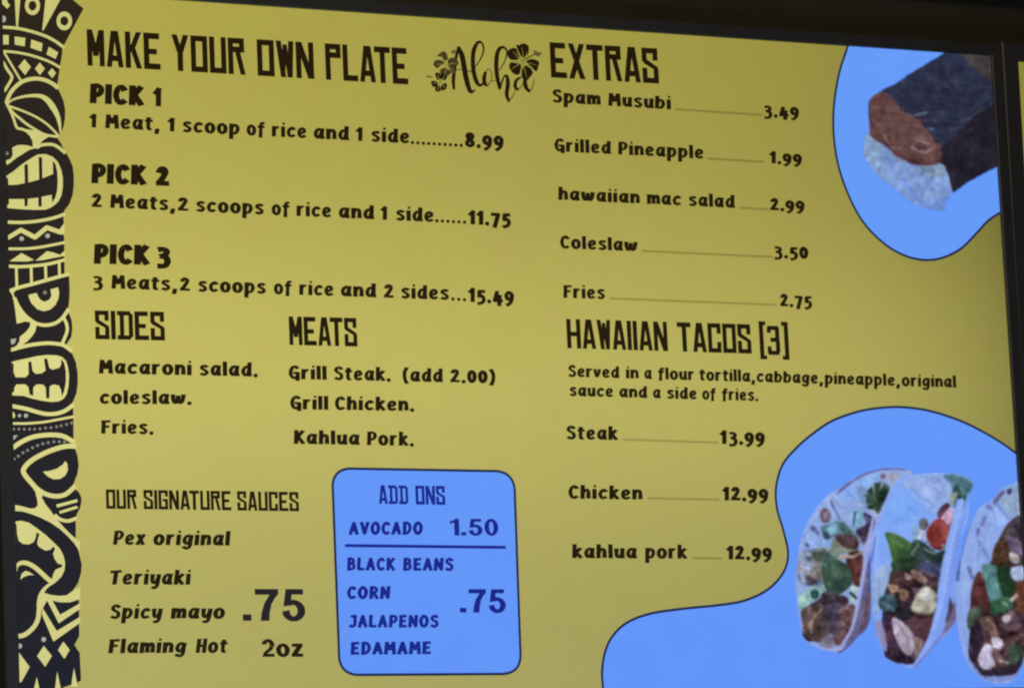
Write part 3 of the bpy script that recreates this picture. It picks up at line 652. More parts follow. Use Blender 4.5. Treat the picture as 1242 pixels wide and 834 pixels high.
mouth2 = [(10, 441), (15.3, 440.6), (16, 451.4), (18.5, 457.6), (30.6, 457.6), (34.2, 453.8), (33.8, 439), (37.4, 438.4), (39, 449.8), (42.7, 453.4), (50, 452.8), (54.8, 449.4), (52.8, 435.2), (56.8, 435), (59.2, 445.8), (62.8, 448.4),
          (71.7, 446), (73.7, 441.7), (73.6, 435.4), (77.4, 440), (79.3, 449.8), (79.5, 462.7), (77.5, 474), (74.6, 481), (73.3, 472.3), (70.9, 467.5), (63.6, 466.3), (59.6, 469), (59.4, 483), (55.6, 483), (54.8, 470), (51.5, 466.3), (43.5, 466.3),
          (39.9, 470), (39.7, 480), (35.4, 478.4), (33.8, 469), (29.8, 466), (19.3, 466.3), (17, 470), (16.5, 475.4), (10, 476.4)]
for nm_, pts_ in (('mouth_marking', mouth1), ('mouth_marking', mouth2), ('dark_marking', [(37, 158), (33, 157.2), (26, 155), (22.2, 153), (18.6, 144.6), (23, 149.4), (30, 154.4)])):
    link(nm_, flat_mesh(nm_, [clipx(PA(pts_))], 0.0013), M['tiki'], tiki)
gd = [disc(3.6, 23.7, 3.2, 4.2), disc(25.8, 289.7, 2.8), disc(57.3, 286.2, 2.9), disc(23.2, 504, 2.1), disc(31, 504, 2.6), disc(52.5, 775, 3), disc(23.2, 783, 3.2), clipx(PA([(11.5, 411.6), (19.4, 410.6), (17.9, 415.6), (14.5, 418.2), (11.4, 415.6)])),
      clipx(PA([(14, 528.3), (21.3, 527.5), (16.4, 533.4), (14.4, 533)]))]
for q in gd: link('bead_marking', flat_mesh('bead_marking', [q], 0.0013), M['grey_dot'], tiki)
row1 = list(zip((200, 280, 360, 440, 515, 595, 680, 760, 845, 915, 995, 1070), (500, 500, 500, 500, 500, 495, 485, 478, 465, 450, 430, 410)))
dd = [disc(a / 12.42, b / 12.42 + 480, 1.75) for a, b in row1] + [disc(a, b, 1.9) for a, b in ((16.5, 556.5), (21.7, 552.9), (27.4, 548.9), (33, 546), (39, 542.8), (45, 540.2), (51.5, 538), (58, 536.8), (64.8, 535.6), (71.3, 535.6), (77.7, 535.8))]
dd += [disc(8, 186.5, 2.2), disc(54, 355, 2.4)]
link('bead_row', flat_mesh('bead_row', dd, 0.0013), M['dim_dot'], tiki)['kind'] = 'stuff'

# ------------------------------------------------------------------ Aloha logo with hibiscus flowers
AS = 8.28
def al(pts): return [(a / AS + 510, b / AS + 40) for a, b in pts]
logo_pts = []
def aw(pts):
    p = catmull(np.array([(a / AS + 510, b / AS + 40) for a, b, w in pts]), n=6)
    w = (np.interp(np.linspace(0, 1, len(p)), np.linspace(0, 1, len(pts)), [q[2] for q in pts]) * 1.12 + 1.5) / AS * 0.5
    for q in stroke_polys(p, w, True): logo_pts.append(PA(q))
aw([(330, 562, 22), (325, 470, 32), (345, 300, 28), (362, 200, 24), (380, 152, 20)])
aw([(378, 158, 36), (410, 230, 46), (432, 340, 46), (455, 470, 46), (495, 590, 36), (540, 582, 12)])
aw([(545, 345, 7), (600, 260, 11), (628, 175, 14), (612, 108, 16), (572, 100, 28), (532, 170, 38), (520, 270, 38), (530, 400, 38), (560, 500, 36), (600, 530, 22), (640, 480, 10)])
aw([(645, 405, 26), (633, 460, 36), (642, 515, 34), (668, 535, 12)])
aw([(785, 380, 7), (840, 290, 9), (862, 195, 13), (832, 150, 20), (787, 165, 34), (762, 230, 38), (755, 350, 38), (766, 450, 36), (790, 555, 32)])
aw([(795, 555, 14), (830, 450, 14), (862, 440, 26), (872, 520, 38), (860, 620, 34), (880, 685, 24)])
aw([(1000, 450, 14), (958, 480, 28), (945, 540, 32), (970, 575, 20)])
aw([(1040, 430, 30), (1050, 540, 38), (1085, 590, 24)])
logo = link('aloha_logo', flat_mesh('aloha_logo', logo_pts, 0.0014), ink, disp, 'brush script word Aloha with dark hibiscus flowers')
logo_pts = []
aw([(345, 375, 10), (420, 372, 10), (515, 396, 12)])
aw([(668, 535, 9), (705, 480, 9), (710, 410, 8), (680, 365, 8), (645, 402, 10)]); aw([(700, 488, 8), (750, 480, 8)])
aw([(880, 685, 12), (922, 640, 10), (945, 575, 8), (950, 500, 8)]); aw([(970, 575, 10), (1010, 540, 9), (1040, 470, 9)]); aw([(1085, 590, 12), (1120, 550, 11), (1136, 470, 8)])
aw([(1020, 284, 12), (1080, 250, 14), (1140, 218, 14)])
aw([(62, 440, 16), (110, 446, 10)])
logo_pts.append(PA(al([(1128, 176), (1222, 208), (1182, 244), (1140, 226)])))
logo_pts.append(PA(al([(300, 190), (350, 165), (345, 210), (310, 215)])))
link('thin_stroke', flat_mesh('thin_stroke', logo_pts, 0.0012), M['veil'], logo)['kind'] = 'stuff'
def flower2(petals, mat, veins, vm):
    pts = [PA(catmull(al(p), True, 4)) for p in petals]
    me = flat_mesh('hibiscus_flower', pts, 0.0016)
    nf = len(me.polygons)
    vs = [v.co[:] for v in me.vertices]; fs = [list(p.vertices) for p in me.polygons]
    for v in veins:
        p = np.array(al(v)); p = catmull(p, n=4) if len(p) > 2 else p
        for q in stroke_polys(p, np.linspace(0.62, 0.2, len(p)), False):
            b = len(vs); vs += [(a[0], -0.0019, a[1]) for a in PA(q)]; fs.append(list(range(b, b + len(q))))
    me2 = bpy.data.meshes.new('hibiscus_flower'); me2.from_pydata(vs, [], fs); me2.update()
    me2.materials.append(mat); me2.materials.append(vm)
    for i, p in enumerate(me2.polygons): p.material_index = 0 if i < nf else 1
    o = bpy.data.objects.new('hibiscus_flower', me2); sc.collection.objects.link(o); o.parent = logo
flower2([[(985, 262), (935, 278), (885, 262), (862, 205), (890, 168), (940, 155), (968, 185)], [(955, 125), (985, 128), (1022, 110), (1075, 132), (1080, 200), (1052, 242), (1012, 250), (975, 185)],
         [(1055, 292), (1112, 266), (1180, 290), (1180, 335), (1155, 392), (1105, 345)], [(1022, 350), (1072, 335), (1122, 400), (1092, 450), (1050, 488), (1008, 440)],
         [(990, 315), (940, 305), (900, 302), (884, 350), (925, 412), (985, 422), (1008, 355)]], ink,
        [[(1010, 290), (960, 240), (925, 190)], [(1015, 280), (1020, 220), (1010, 150)], [(1025, 300), (1090, 310), (1160, 330)], [(1020, 310), (1040, 380), (1060, 450)], [(1005, 305), (950, 340), (905, 370)],
         [(1010, 290), (985, 230), (955, 200)], [(1020, 305), (1075, 340), (1125, 375)], [(1000, 300), (930, 292), (890, 290)], [(1012, 312), (1000, 380), (985, 430)], [(1025, 285), (1050, 240), (1062, 190)]], M['leader'])
flower2([[(160, 238), (215, 192), (252, 205), (268, 270), (230, 282), (200, 245)], [(122, 322), (150, 278), (215, 284), (228, 318), (190, 335), (165, 360)], [(275, 268), (345, 255), (378, 318), (335, 350), (345, 412), (300, 400), (270, 330)],
         [(188, 384), (240, 352), (300, 405), (250, 440), (205, 425)]], M['veil2'],
        [[(258, 335), (225, 280), (205, 225)], [(255, 335), (200, 320), (150, 320)], [(262, 330), (310, 310), (360, 310)], [(255, 345), (245, 390), (235, 425)], [(262, 338), (300, 370), (330, 400)]], M['leader'])
flower2([[(142, 408), (190, 412), (200, 468), (160, 470)], [(100, 492), (150, 488), (170, 520), (122, 548)], [(148, 590), (142, 545), (185, 530), (192, 588)], [(200, 582), (205, 525), (255, 510), (252, 565)], [(205, 402), (262, 440), (235, 482), (202, 460)]], ink,
        [[(190, 500), (175, 455), (165, 420)], [(185, 503), (145, 505), (115, 515)], [(190, 508), (170, 555), (165, 585)], [(195, 505), (225, 540), (240, 560)], [(195, 498), (225, 460), (235, 430)]], M['leader'])

# ------------------------------------------------------------------ the two food pictures shown on the screen
rng = np.random.default_rng(7)
rs = np.random.default_rng(21)
class Canvas:
    def __init__(s, x0, y0, x1, y1, step):
        s.xs = np.arange(x0, x1, step); s.ys = np.arange(y0, y1, step); s.step = step
        s.X, s.Y = np.meshgrid(s.xs, s.ys)
        s.rgb = np.zeros(s.X.shape + (3,)); s.rgb[:] = (99, 151, 252)
        s.a = np.zeros(s.X.shape); s.id = np.full(s.X.shape, -1)
        s.n0 = s.noise(1.3); s.nc = s.noise(4); s.n1 = s.noise(2.4); s.n2 = s.noise(6); s.n3 = s.noise(14)
    def noise(s, cell):
        h, w = s.X.shape; c = cell / s.step
        g = rng.normal(0, 1, (int(h / c) + 3, int(w / c) + 3))
        yy = np.arange(h) / c; xx = np.arange(w) / c
        iy = yy.astype(int); ix = xx.astype(int); fy = yy - iy; fx = xx - ix
        fy = (fy * fy * (3 - 2 * fy))[:, None]; fx = (fx * fx * (3 - 2 * fx))[None]
        A = g[iy][:, ix]; B_ = g[iy][:, ix + 1]; C_ = g[iy + 1][:, ix]; D_ = g[iy + 1][:, ix + 1]
        return (A * (1 - fx) + B_ * fx) * (1 - fy) + (C_ * (1 - fx) + D_ * fx) * fy
    def win(s, p, m):
        i0 = max(0, int((p[:, 1].min() - m - s.ys[0]) / s.step)); i1 = min(len(s.ys), int((p[:, 1].max() + m - s.ys[0]) / s.step) + 2)
        j0 = max(0, int((p[:, 0].min() - m - s.xs[0]) / s.step)); j1 = min(len(s.xs), int((p[:, 0].max() + m - s.xs[0]) / s.step) + 2)
        return slice(i0, i1), slice(j0, j1)
    def segdist(s, W, p, closed):
        X, Y = s.X[W], s.Y[W]; D = np.full(X.shape, 1e9); T = np.zeros(X.shape); inside = np.zeros(X.shape, bool)
        n = len(p)
        for i in range(n if closed else n - 1):
            ax, ay = p[i]; bx, by = p[(i + 1) % n]; dx, dy = bx - ax, by - ay; L = dx * dx + dy * dy + 1e-9
            t = np.clip(((X - ax) * dx + (Y - ay) * dy) / L, 0, 1)
            d = np.hypot(X - ax - t * dx, Y - ay - t * dy); m = d < D
            D = np.where(m, d, D); T = np.where(m, (i + t) / max(1, n - 1), T)
            if closed:
                c = ((ay > Y) != (by > Y)) & (X < (bx - ax) * (Y - ay) / (by - ay + 1e-12) + ax); inside ^= c
        return D, T, inside
    def put(s, W, m, col, var, idn, edge=False):
        c = np.array(col, float)
        if idn in (10, 20, 30, 41): var = var * 0.5
        tex = (s.n0[W] * 0.12 + s.n1[W] * 0.5 + s.n2[W] * 0.6 + s.n3[W] * 0.4)[..., None] * var * np.array([1.05, 1.0, 0.9])
        tex = tex + s.nc[W][..., None] * var * np.array([0.3, 0.0, -0.3])
        s.rgb[W] = s.rgb[W] * (1 - m[..., None]) + (c + tex) * m[..., None]
        if edge: s.a[W] = np.maximum(s.a[W], m)
        if idn is not None: s.id[W] = np.where(m > 0.5, idn, s.id[W])
    def B(s, k, pts, col, soft=1.4, var=9, idn=None, edge=False, smooth=True, op=1.0):
        ox, oy, sc_ = k; p = np.array(pts, float) / sc_ + [ox, oy]
        if smooth and len(p) > 2: p = catmull(p, True, 3)
        W = s.win(p, soft * 2 + 3); D, T, ins = s.segdist(W, p, True)
        sd = np.where(ins, D, -D) + (s.n1[W] * 0.25 if edge else s.n1[W] * 0.22 + s.n2[W] * 0.3)
        m = np.clip(sd / (2 * soft) + 0.5, 0, 1); m = m * m * (3 - 2 * m) * op
        c = np.array(col, float)
        if not edge and soft < 1.6:
            gy, gx = np.gradient(sd, s.step)
            rim = np.exp(-np.clip(sd, 0, 9) / 1.5)
            sh = (gx * 0.6 + gy * 0.8)
            c = c + (np.where(sh > 0, sh * 9, sh * 24) * rim * (0.35 + c.mean() / 160) - rim * 6)[..., None]
        s.put(W, m, c, var, idn, edge)
        cls = (idn % 10) if idn is not None else (1 if var >= 12 and soft < 2 else 0)
        if not edge and cls in (1, 2, 3, 4) and len(p) > 3 and idn not in (41, 42, 43):
            # fibres, veins and glints running along the piece
            ctr = p.mean(0); U, S_, V = np.linalg.svd(p - ctr); ax = V[0]; e1 = np.abs((p - ctr) @ ax).max(); e2 = np.abs((p - ctr) @ V[1]).max()
            n = int(min(20, e1 * e2 / (3.2 if cls != 2 else 6)))
            for _ in range(n):
                a0 = rs.uniform(-0.8, 0.8); b0 = rs.uniform(-0.75, 0.75); ln = rs.uniform(0.15, 0.45) * e1
                q0 = ctr + ax * a0 * e1 * 0.8 + V[1] * b0 * e2 * 0.8
                iy = int((q0[1] - s.ys[0]) / s.step); ix = int((q0[0] - s.xs[0]) / s.step)
                if not (0 <= iy - W[0].start < m.shape[0] and 0 <= ix - W[1].start < m.shape[1]) or m[iy - W[0].start, ix - W[1].start] < 0.9: continue
                dr = ax * math.cos(0.3) + V[1] * rs.normal(0, 0.35)
                base = np.array(col, float) + 0.0
                d = rs.choice([-26, -16, 16, 30, 46], p=[0.3, 0.25, 0.2, 0.17, 0.08]) * (0.45 + base.mean() / 200)
                s.Sx((0, 0, 1), [q0 - dr * ln, q0 + V[1] * rs.normal(0, 0.5), q0 + dr * ln], (0.2, rs.uniform(0.6, 1.5), 0.2), base + d * np.array([1, 1, 1.08]), 0.75, 3, op=rs.uniform(0.4, 0.85))
    def Sx(s, k, pts, w, col, soft=0.9, var=7, idn=None, op=1.0):
        ox, oy, sc_ = k; p = np.array(pts, float) / sc_ + [ox, oy]; p = catmull(p, n=3) if len(p) > 2 else p
        ww = np.array(w if hasattr(w, '__len__') else [w, w], float) / sc_ / 2
        W = s.win(p, ww.max() + soft * 2 + 2); D, T, _ = s.segdist(W, p, False)
        r = np.interp(T, np.linspace(0, 1, len(ww)), ww)
        m = np.clip((r - D + s.n1[W] * 0.25) / (2 * soft) + 0.5, 0, 1) * op
        s.put(W, m, col, var, idn)
    def grade(s, warm, gain, ids=None):
        m = np.ones(s.X.shape, bool) if ids is None else np.isin(s.id, ids)
        c = s.rgb; L = c.mean(-1, keepdims=True); red = (c[..., :1] > c[..., 2:])
        k = np.where(red, warm, 0.88); g = (L + (c - L) * k) * gain
        s.rgb = np.where(m[..., None], g, c)
    def blur(s, sig):
        k = int(3 * sig / s.step + 1); t = np.arange(-k, k + 1) * s.step; g = np.exp(-t * t / 2 / sig / sig); g /= g.sum()
        def b(A):
            P_ = np.pad(A, ((k, k), (0, 0)), 'edge'); A = sum(g[i] * P_[i:i + A.shape[0]] for i in range(2 * k + 1))
            P_ = np.pad(A, ((0, 0), (k, k)), 'edge'); return sum(g[i] * P_[:, i:i + A.shape[1]] for i in range(2 * k + 1))
        for c in range(3): s.rgb[..., c] = b(s.rgb[..., c])
        s.a = b(s.a)
    def meshes(s, layer, names, parent_of):
        """split the picture into one flat mesh per pictured piece"""
        h, w = s.X.shape
        P_ = PA(np.stack([s.X.ravel(), s.Y.ravel()], 1))
        keep = (s.a > 0.004).ravel() & (P_[:, 0] > 0) & (P_[:, 0] < SW + 0.0009) & (P_[:, 1] > 0) & (P_[:, 1] < SH + 0.0009)
        P_ = clipx(P_)
        ids = s.id.ravel()
        q = (np.arange(h - 1)[:, None] * w + np.arange(w - 1)[None]).ravel()
        quads = np.stack([q, q + w, q + w + 1, q + 1], 1)
        ok = keep[quads].all(1); quads = quads[ok]; qi = ids[quads[:, 0]]
        lc = lin(np.clip(s.rgb.reshape(-1, 3), 0, 255)); made = {}
        # touching pixels of one kind make one pictured piece; specks join the piece they lie on
        cell = np.full((h - 1) * (w - 1), -1); cell[np.nonzero(ok)[0]] = qi
        lab = np.zeros(len(cell), int); nl = 0; size = [0]; kindl = [-1]; W1 = w - 1
        for c0 in np.nonzero(cell >= 0)[0]:
            if lab[c0]: continue
            nl += 1; k0 = cell[c0]; st = [c0]; lab[c0] = nl; n_ = 0
            while st:
                c = st.pop(); n_ += 1
                x = c % W1
                for d, okd in ((1, x < W1 - 1), (-1, x > 0), (W1, c + W1 < len(cell)), (-W1, c >= W1)):
                    if okd and not lab[c + d] and cell[c + d] == k0: lab[c + d] = nl; st.append(c + d)
            size.append(n_); kindl.append(k0)
        size = np.array(size); lq = lab[np.nonzero(ok)[0]]
        small = size[lq] < 110
        lq = np.where(small, -(qi // 10 * 10) - 1, lq)
        todo = []
        for idn in names:
            ls = [l for l in np.unique(lq[qi == idn]) if l > 0]
            ls.sort(key=lambda l: -size[l])
            if idn in [n[1] for n in names.values()]:       # the piece that carries the others: one mesh
                todo.append((idn, np.isin(lq, ls) | (lq == -(idn // 10 * 10) - 1)))
            else: todo += [(idn, lq == l) for l in ls]
        for idn, sel in todo:
            Q = quads[sel]
            if len(Q) == 0: continue
            u, inv = np.unique(Q, return_inverse=True); inv = inv.reshape(-1)
            me = bpy.data.meshes.new(names[idn][0])
            co = np.stack([P_[u, 0], np.full(len(u), -layer), P_[u, 1]], 1)
            me.vertices.add(len(u)); me.vertices.foreach_set('co', co.ravel().astype(np.float32))
            me.loops.add(len(inv)); me.loops.foreach_set('vertex_index', inv.astype(np.int32))
            me.polygons.add(len(Q)); me.polygons.foreach_set('loop_start', np.arange(0, len(inv), 4, dtype=np.int32))
            me.update(calc_edges=True)
            ca = me.color_attributes.new('Col', 'FLOAT_COLOR', 'POINT')
            ca.data.foreach_set('color', np.hstack([lc[u], np.ones((len(u), 1))]).ravel().astype(np.float32))
            par_ = disp if names[idn][1] is None else made[names[idn][1]]
            o_ = link(names[idn][0], me, M['photo'], par_, names[idn][2]); made.setdefault(idn, o_)
        return made

# --- tacos
T1 = (960, 560, 6.95); T2 = (960, 670, 6.417); T3 = (1050, 560, 6.95); T4 = (1050, 680, 5.957); T5 = (1140, 570, 6.412); T6 = (1140, 690, 5.79); PX = (0, 0, 1)
cv = Canvas(956, 558, 1245, 834, 0.62)
cv.id[:] = -1
A0, B0, C0 = 10, 20, 30      # tortilla ids; +1 meat, +2 leaf, +3 tomato, +4 onion
# taco A
cv.B(PX, [(966, 683), (968.6, 660.7), (974.4, 640.6), (988.8, 616), (1006, 597.4), (1020.4, 588.8), (1040.6, 575.8), (1060.7, 569.4), (1080, 567), (1107, 571.5), (1095, 600), (1064, 640), (1056, 680), (1055, 751), (1040, 772), (1022, 790),
          (1009, 790), (997, 787), (980, 779), (972, 769), (967, 740), (964, 709)], (152, 174, 224), 1.0, 12, A0, True)
cv.B(T1, [(420, 250), (600, 130), (760, 100), (640, 230), (560, 300), (420, 330)], (150, 184, 244), 4, 8)
cv.Sx(T1, [(380, 272), (440, 212), (520, 158), (600, 108), (660, 84), (760, 64), (834, 52)], (12, 26, 14, 26, 20, 12, 10), (98, 80, 135), 0.9, 16, op=0.85)
cv.Sx(T3, [(90, 66), (160, 60), (230, 50), (330, 68)], (10, 16, 24, 12), (104, 80, 128), 0.9, 14, op=0.8)
cv.B(T3, [(110, 110), (200, 90), (280, 110), (220, 170), (150, 150)], (170, 165, 190), 2, 14)
cv.B(T3, [(120, 105), (160, 105), (160, 135), (125, 135)], (120, 100, 140), 1, 8)
cv.B(T1, [(545, 210), (640, 240), (640, 400), (585, 350)], (132, 150, 192), 3, 10)
cv.Sx(T1, [(200, 470), (240, 340), (320, 290), (380, 300)], 20, (176, 190, 236), 1.5)
cv.B(T1, [(250, 405), (285, 388), (325, 440), (315, 500), (262, 508), (236, 460)], (112, 84, 104), 1, 14, A0 + 1)
cv.B(T1, [(268, 430), (295, 430), (300, 470), (270, 480)], (160, 134, 150), 1)
cv.Sx(T1, [(330, 330), (355, 400), (400, 480)], (14, 22, 16), (88, 94, 142), 1.0)
cv.B(T1, [(640, 236), (672, 208), (700, 182), (756, 172), (822, 212), (800, 290), (760, 380), (726, 436), (690, 404), (640, 392), (626, 300)], (52, 86, 60), 0.9, 12, A0 + 2, smooth=True)
cv.Sx(T1, [(684, 200), (692, 260), (700, 320)], (26, 16, 4), (170, 186, 176), 0.8)
cv.Sx(T1, [(762, 178), (746, 236)], (20, 6), (180, 196, 176), 0.8)
cv.Sx(T1, [(720, 250), (700, 400)], (26, 14), (86, 128, 78), 1.2, op=0.7)
cv.B(T1, [(504, 420), (600, 400), (606, 500), (530, 572), (500, 500)], (132, 188, 226), 1.0, 10, A0 + 4)
cv.Sx(T1, [(534, 428), (522, 490), (516, 552)], (22, 22, 8), (52, 90, 132), 0.9)
for a, b, r, c in ((175, 556, 20, (86, 80, 132)), (124, 694, 16, (86, 90, 140)), (210, 590, 14, (96, 96, 150)), (96, 620, 12, (120, 140, 200))): cv.Sx(T1, [(a, b), (a + 8, b + 10)], r * 2, c, 1.2)
cv.B(T1, [(118, 640), (150, 620), (215, 710), (170, 730)], (154, 184, 244), 1.5)
cv.B(T1, [(200, 680), (300, 650), (340, 740), (250, 760)], (140, 174, 222), 2, 16)
cv.B(T1, [(240, 552), (310, 520), (380, 490), (450, 512), (566, 640), (500, 625), (380, 612), (300, 650)], (96, 146, 150), 1.2, 14, A0 + 2)
cv.B(T1, [(320, 520), (380, 520), (370, 600), (310, 620)], (128, 192, 204), 1.5, 8)
cv.B(T1, [(400, 505), (480, 556), (505, 604), (420, 590)], (72, 108, 92), 1.2)
cv.B(T1, [(258, 590), (310, 600), (310, 650), (270, 640)], (58, 84, 100), 1.2)
cv.B(T1, [(345, 640), (440, 700), (560, 740), (450, 770), (345, 752)], (134, 142, 126), 1.5, 14)
cv.B(T1, [(366, 620), (480, 606), (548, 640), (566, 690), (545, 735), (450, 722), (385, 668)], (88, 58, 64), 1.1, 16, A0 + 1)
cv.Sx(T1, [(540, 600), (576, 660), (560, 720)], 14, (140, 150, 150), 1)
cv.B(T1, [(536, 584), (620, 530), (686, 474), (696, 548), (640, 640), (606, 700), (576, 640)], (72, 58, 92), 1.1, 16, A0 + 1)
cv.B(T1, [(598, 440), (650, 450), (696, 498), (640, 520)], (104, 92, 124), 1.1)
cv.Sx(T1, [(612, 430), (690, 480)], 12, (38, 34, 60), 0.9)
cv.B(T1, [(648, 408), (690, 404), (724, 452), (700, 474)], (186, 196, 238), 0.9, 5, A0 + 4)
cv.B(T1, [(150, 744), (350, 732), (405, 805), (340, 850), (190, 850), (110, 810)], (100, 120, 112), 2, 26, A0 + 1)
cv.B(T2, [(34, 0), (250, 0), (250, 240), (120, 255), (50, 200)], (126, 134, 156), 2, 30)
cv.B(T2, [(160, 100), (235, 110), (235, 200), (150, 210)], (160, 142, 140), 1.5, 20, A0 + 1)
cv.B(T2, [(112, 180), (170, 200), (200, 230), (120, 250)], (78, 64, 72), 1.5, 16)
cv.B(T2, [(160, 0), (240, 0), (240, 60), (180, 60)], (70, 88, 76), 2, 16)
cv.Sx(T2, [(72, 100), (140, 122)], (14, 24), (184, 192, 236), 1)
cv.Sx(T2, [(50, 170), (60, 210)], 18, (100, 104, 150), 1)
cv.B(T2, [(420, 20), (545, 0), (550, 250), (490, 256), (455, 160)], (108, 50, 50), 1.2, 14, A0 + 3)
cv.Sx(T2, [(330, 62), (400, 30), (470, 30), (540, 0)], (14, 34, 22, 26), (194, 168, 158), 1.0, 8, A0 + 4)
cv.B(T2, [(236, 60), (300, 24), (370, 60), (436, 104), (474, 200), (440, 275), (350, 330), (270, 296), (232, 180)], (66, 100, 74), 1.1, 10, A0 + 2)
cv.Sx(T2, [(300, 60), (340, 170), (350, 290)], (10, 18, 10), (92, 126, 92), 1.5, op=0.7)
cv.B(T2, [(330, 190), (420, 240), (380, 300), (330, 280)], (48, 74, 66), 2, 8, op=0.8)
cv.B(T2, [(246, 290), (350, 325), (440, 350), (410, 425), (300, 425), (130, 446), (90, 430), (210, 360)], (64, 50, 64), 1.3, 14, A0 + 1)
cv.B(T2, [(48, 350), (100, 300), (160, 266), (244, 243), (250, 300), (200, 352), (90, 432), (46, 424)], (150, 200, 194), 1.0, 8, A0 + 4)
cv.B(T2, [(146, 300), (180, 286), (210, 300), (205, 345), (175, 358), (148, 340)], (36, 84, 76), 0.9, 6)
cv.B(T2, [(450, 268), (515, 262), (534, 320), (500, 400), (440, 372), (448, 320)], (166, 196, 204), 1.0, 8, A0 + 4)
cv.Sx(T2, [(456, 312), (500, 352)], 20, (28, 48, 70), 0.9)
cv.B(T2, [(80, 440), (230, 402), (300, 440), (335, 690), (210, 696), (90, 648), (78, 540)], (104, 80, 82), 1.3, 22, A0 + 1)
cv.Sx(T2, [(138, 580), (170, 500), (226, 448)], (36, 24, 14), (176, 134, 108), 1.3, 14)
cv.Sx(T2, [(150, 620), (150, 540)], (20, 30), (186, 156, 140), 1.3, 14)
cv.B(T2, [(250, 420), (400, 400), (386, 600), (300, 640), (262, 560)], (80, 64, 86), 1.6, 14)
cv.B(T2, [(366, 452), (470, 400), (492, 470), (440, 640), (384, 716), (318, 694), (390, 560)], (118, 74, 80), 1.3, 18, A0 + 1)
cv.Sx(T2, [(370, 452), (440, 420)], 26, (158, 118, 130), 1.2)
cv.B(T2, [(204, 690), (250, 650), (310, 630), (330, 730), (260, 742)], (136, 130, 156), 1.8, 12)
cv.B(T2, [(82, 628), (140, 668), (150, 690), (100, 676)], (54, 26, 48), 1.0)
cv.B(T2, [(600, -10), (616, 0), (618, 520), (400, 766), (352, 762), (470, 600), (556, 260)], (108, 98, 134), 1.4, 10)
cv.B(T2, [(590, 280), (616, 280), (616, 515), (520, 620), (560, 440)], (104, 84, 104), 1.8, 12)
cv.Sx(T2, [(612, -60), (604, 100), (598, 300)], (16, 18, 12), (66, 72, 132), 1.0)
cv.Sx(T2, [(640, -300), (600, -120), (574, 0), (556, 150), (522, 330), (476, 560), (402, 700), (366, 752), (240, 746), (116, 694), (84, 650)], (20, 24, 26, 26, 26, 24, 22, 24, 20, 14, 8), (172, 174, 224), 1.0, 8, A0)
cv.Sx(T2, [(30, 60), (25, 250), (50, 450), (84, 600)], (24, 26, 18, 12), (146, 170, 228), 1.6, 6, A0)
# taco B
cv.B(PX, [(1055, 672), (1061, 642), (1072, 612), (1084, 589), (1093, 581.6), (1110.4, 574.4), (1136.3, 572.4), (1158, 573.2), (1172.3, 578.2), (1180.4, 587.3), (1176, 600), (1174, 630), (1164, 655), (1161, 690), (1159, 752), (1138, 778), (1110, 809), (1102, 809),
          (1089, 805), (1073.5, 797), (1064, 775), (1059.6, 758), (1056.7, 730.4), (1056, 696.8)], (128, 166, 242), 0.9, 9, B0, True)
cv.B(T3, [(300, 190), (420, 120), (600, 100), (720, 130), (700, 300), (560, 420), (440, 300), (360, 230)], (148, 174, 226), 3, 12)
cv.Sx(T3, [(380, 240), (480, 320), (560, 380)], (30, 40, 20), (128, 160, 228), 2)
cv.B(T3, [(150, 360), (260, 260), (400, 300), (480, 440), (400, 540), (200, 560), (120, 500)], (122, 168, 240), 5, 6, op=0.7)
cv.Sx(T3, [(230, 200), (130, 420), (50, 620), (10, 834)], (14, 20, 26, 28), (156, 166, 232), 1.3)
cv.Sx(T3, [(78, 640), (44, 834)], (10, 16), (84, 100, 178), 1.0)
cv.B(T3, [(650, 112), (750, 98), (850, 138), (904, 190), (868, 262), (800, 300), (744, 262), (706, 180)], (92, 148, 152), 1.3, 12, B0 + 2)
cv.B(T3, [(724, 250), (762, 196), (800, 262), (760, 300)], (50, 88, 84), 1.3)
cv.B(T3, [(748, 300), (842, 286), (800, 424), (744, 380)], (42, 76, 62), 1.1, 10, B0 + 2)
cv.B(T3, [(708, 270), (775, 256), (752, 350), (738, 380), (700, 320)], (140, 156, 148), 1.2, 12)
cv.B(T3, [(598, 436), (640, 370), (684, 346), (704, 372), (650, 440), (620, 474)], (104, 54, 76), 1.0, 10, B0 + 1)
cv.B(T3, [(636, 474), (700, 396), (784, 440), (744, 514), (690, 526)], (206, 152, 188), 1.1, 8, B0 + 4)
cv.Sx(T3, [(704, 388), (740, 410), (784, 444)], 14, (214, 184, 222), 0.8)
cv.Sx(T3, [(730, 430), (776, 462)], 10, (120, 60, 90), 0.8)
cv.B(T3, [(512, 580), (560, 510), (612, 476), (660, 500), (704, 560), (722, 600), (684, 700), (620, 745), (556, 722), (512, 660)], (166, 48, 46), 1.0, 8, B0 + 3)
cv.B(T3, [(630, 510), (680, 530), (706, 600), (670, 650), (630, 600)], (192, 84, 76), 1.8, 8)
cv.B(T3, [(698, 524), (744, 510), (716, 620), (700, 660)], (134, 42, 54), 1.2, 6, B0 + 3)
cv.B(T3, [(446, 505), (480, 468), (524, 512), (504, 564), (458, 566)], (108, 108, 120), 1.1, 18, B0 + 1)
cv.B(T3, [(434, 572), (476, 578), (466, 650), (430, 644)], (188, 198, 222), 1.0, 6, B0 + 4)
cv.B(T3, [(390, 540), (450, 560), (430, 650), (390, 640)], (130, 158, 200), 2, 12)
cv.Sx(T3, [(486, 580), (500, 640), (540, 690)], (10, 18, 10), (196, 172, 190), 0.9)
cv.B(T3, [(372, 690), (450, 656), (540, 722), (610, 764), (690, 700), (670, 850), (330, 850)], (48, 70, 62), 1.3, 14, B0 + 2)
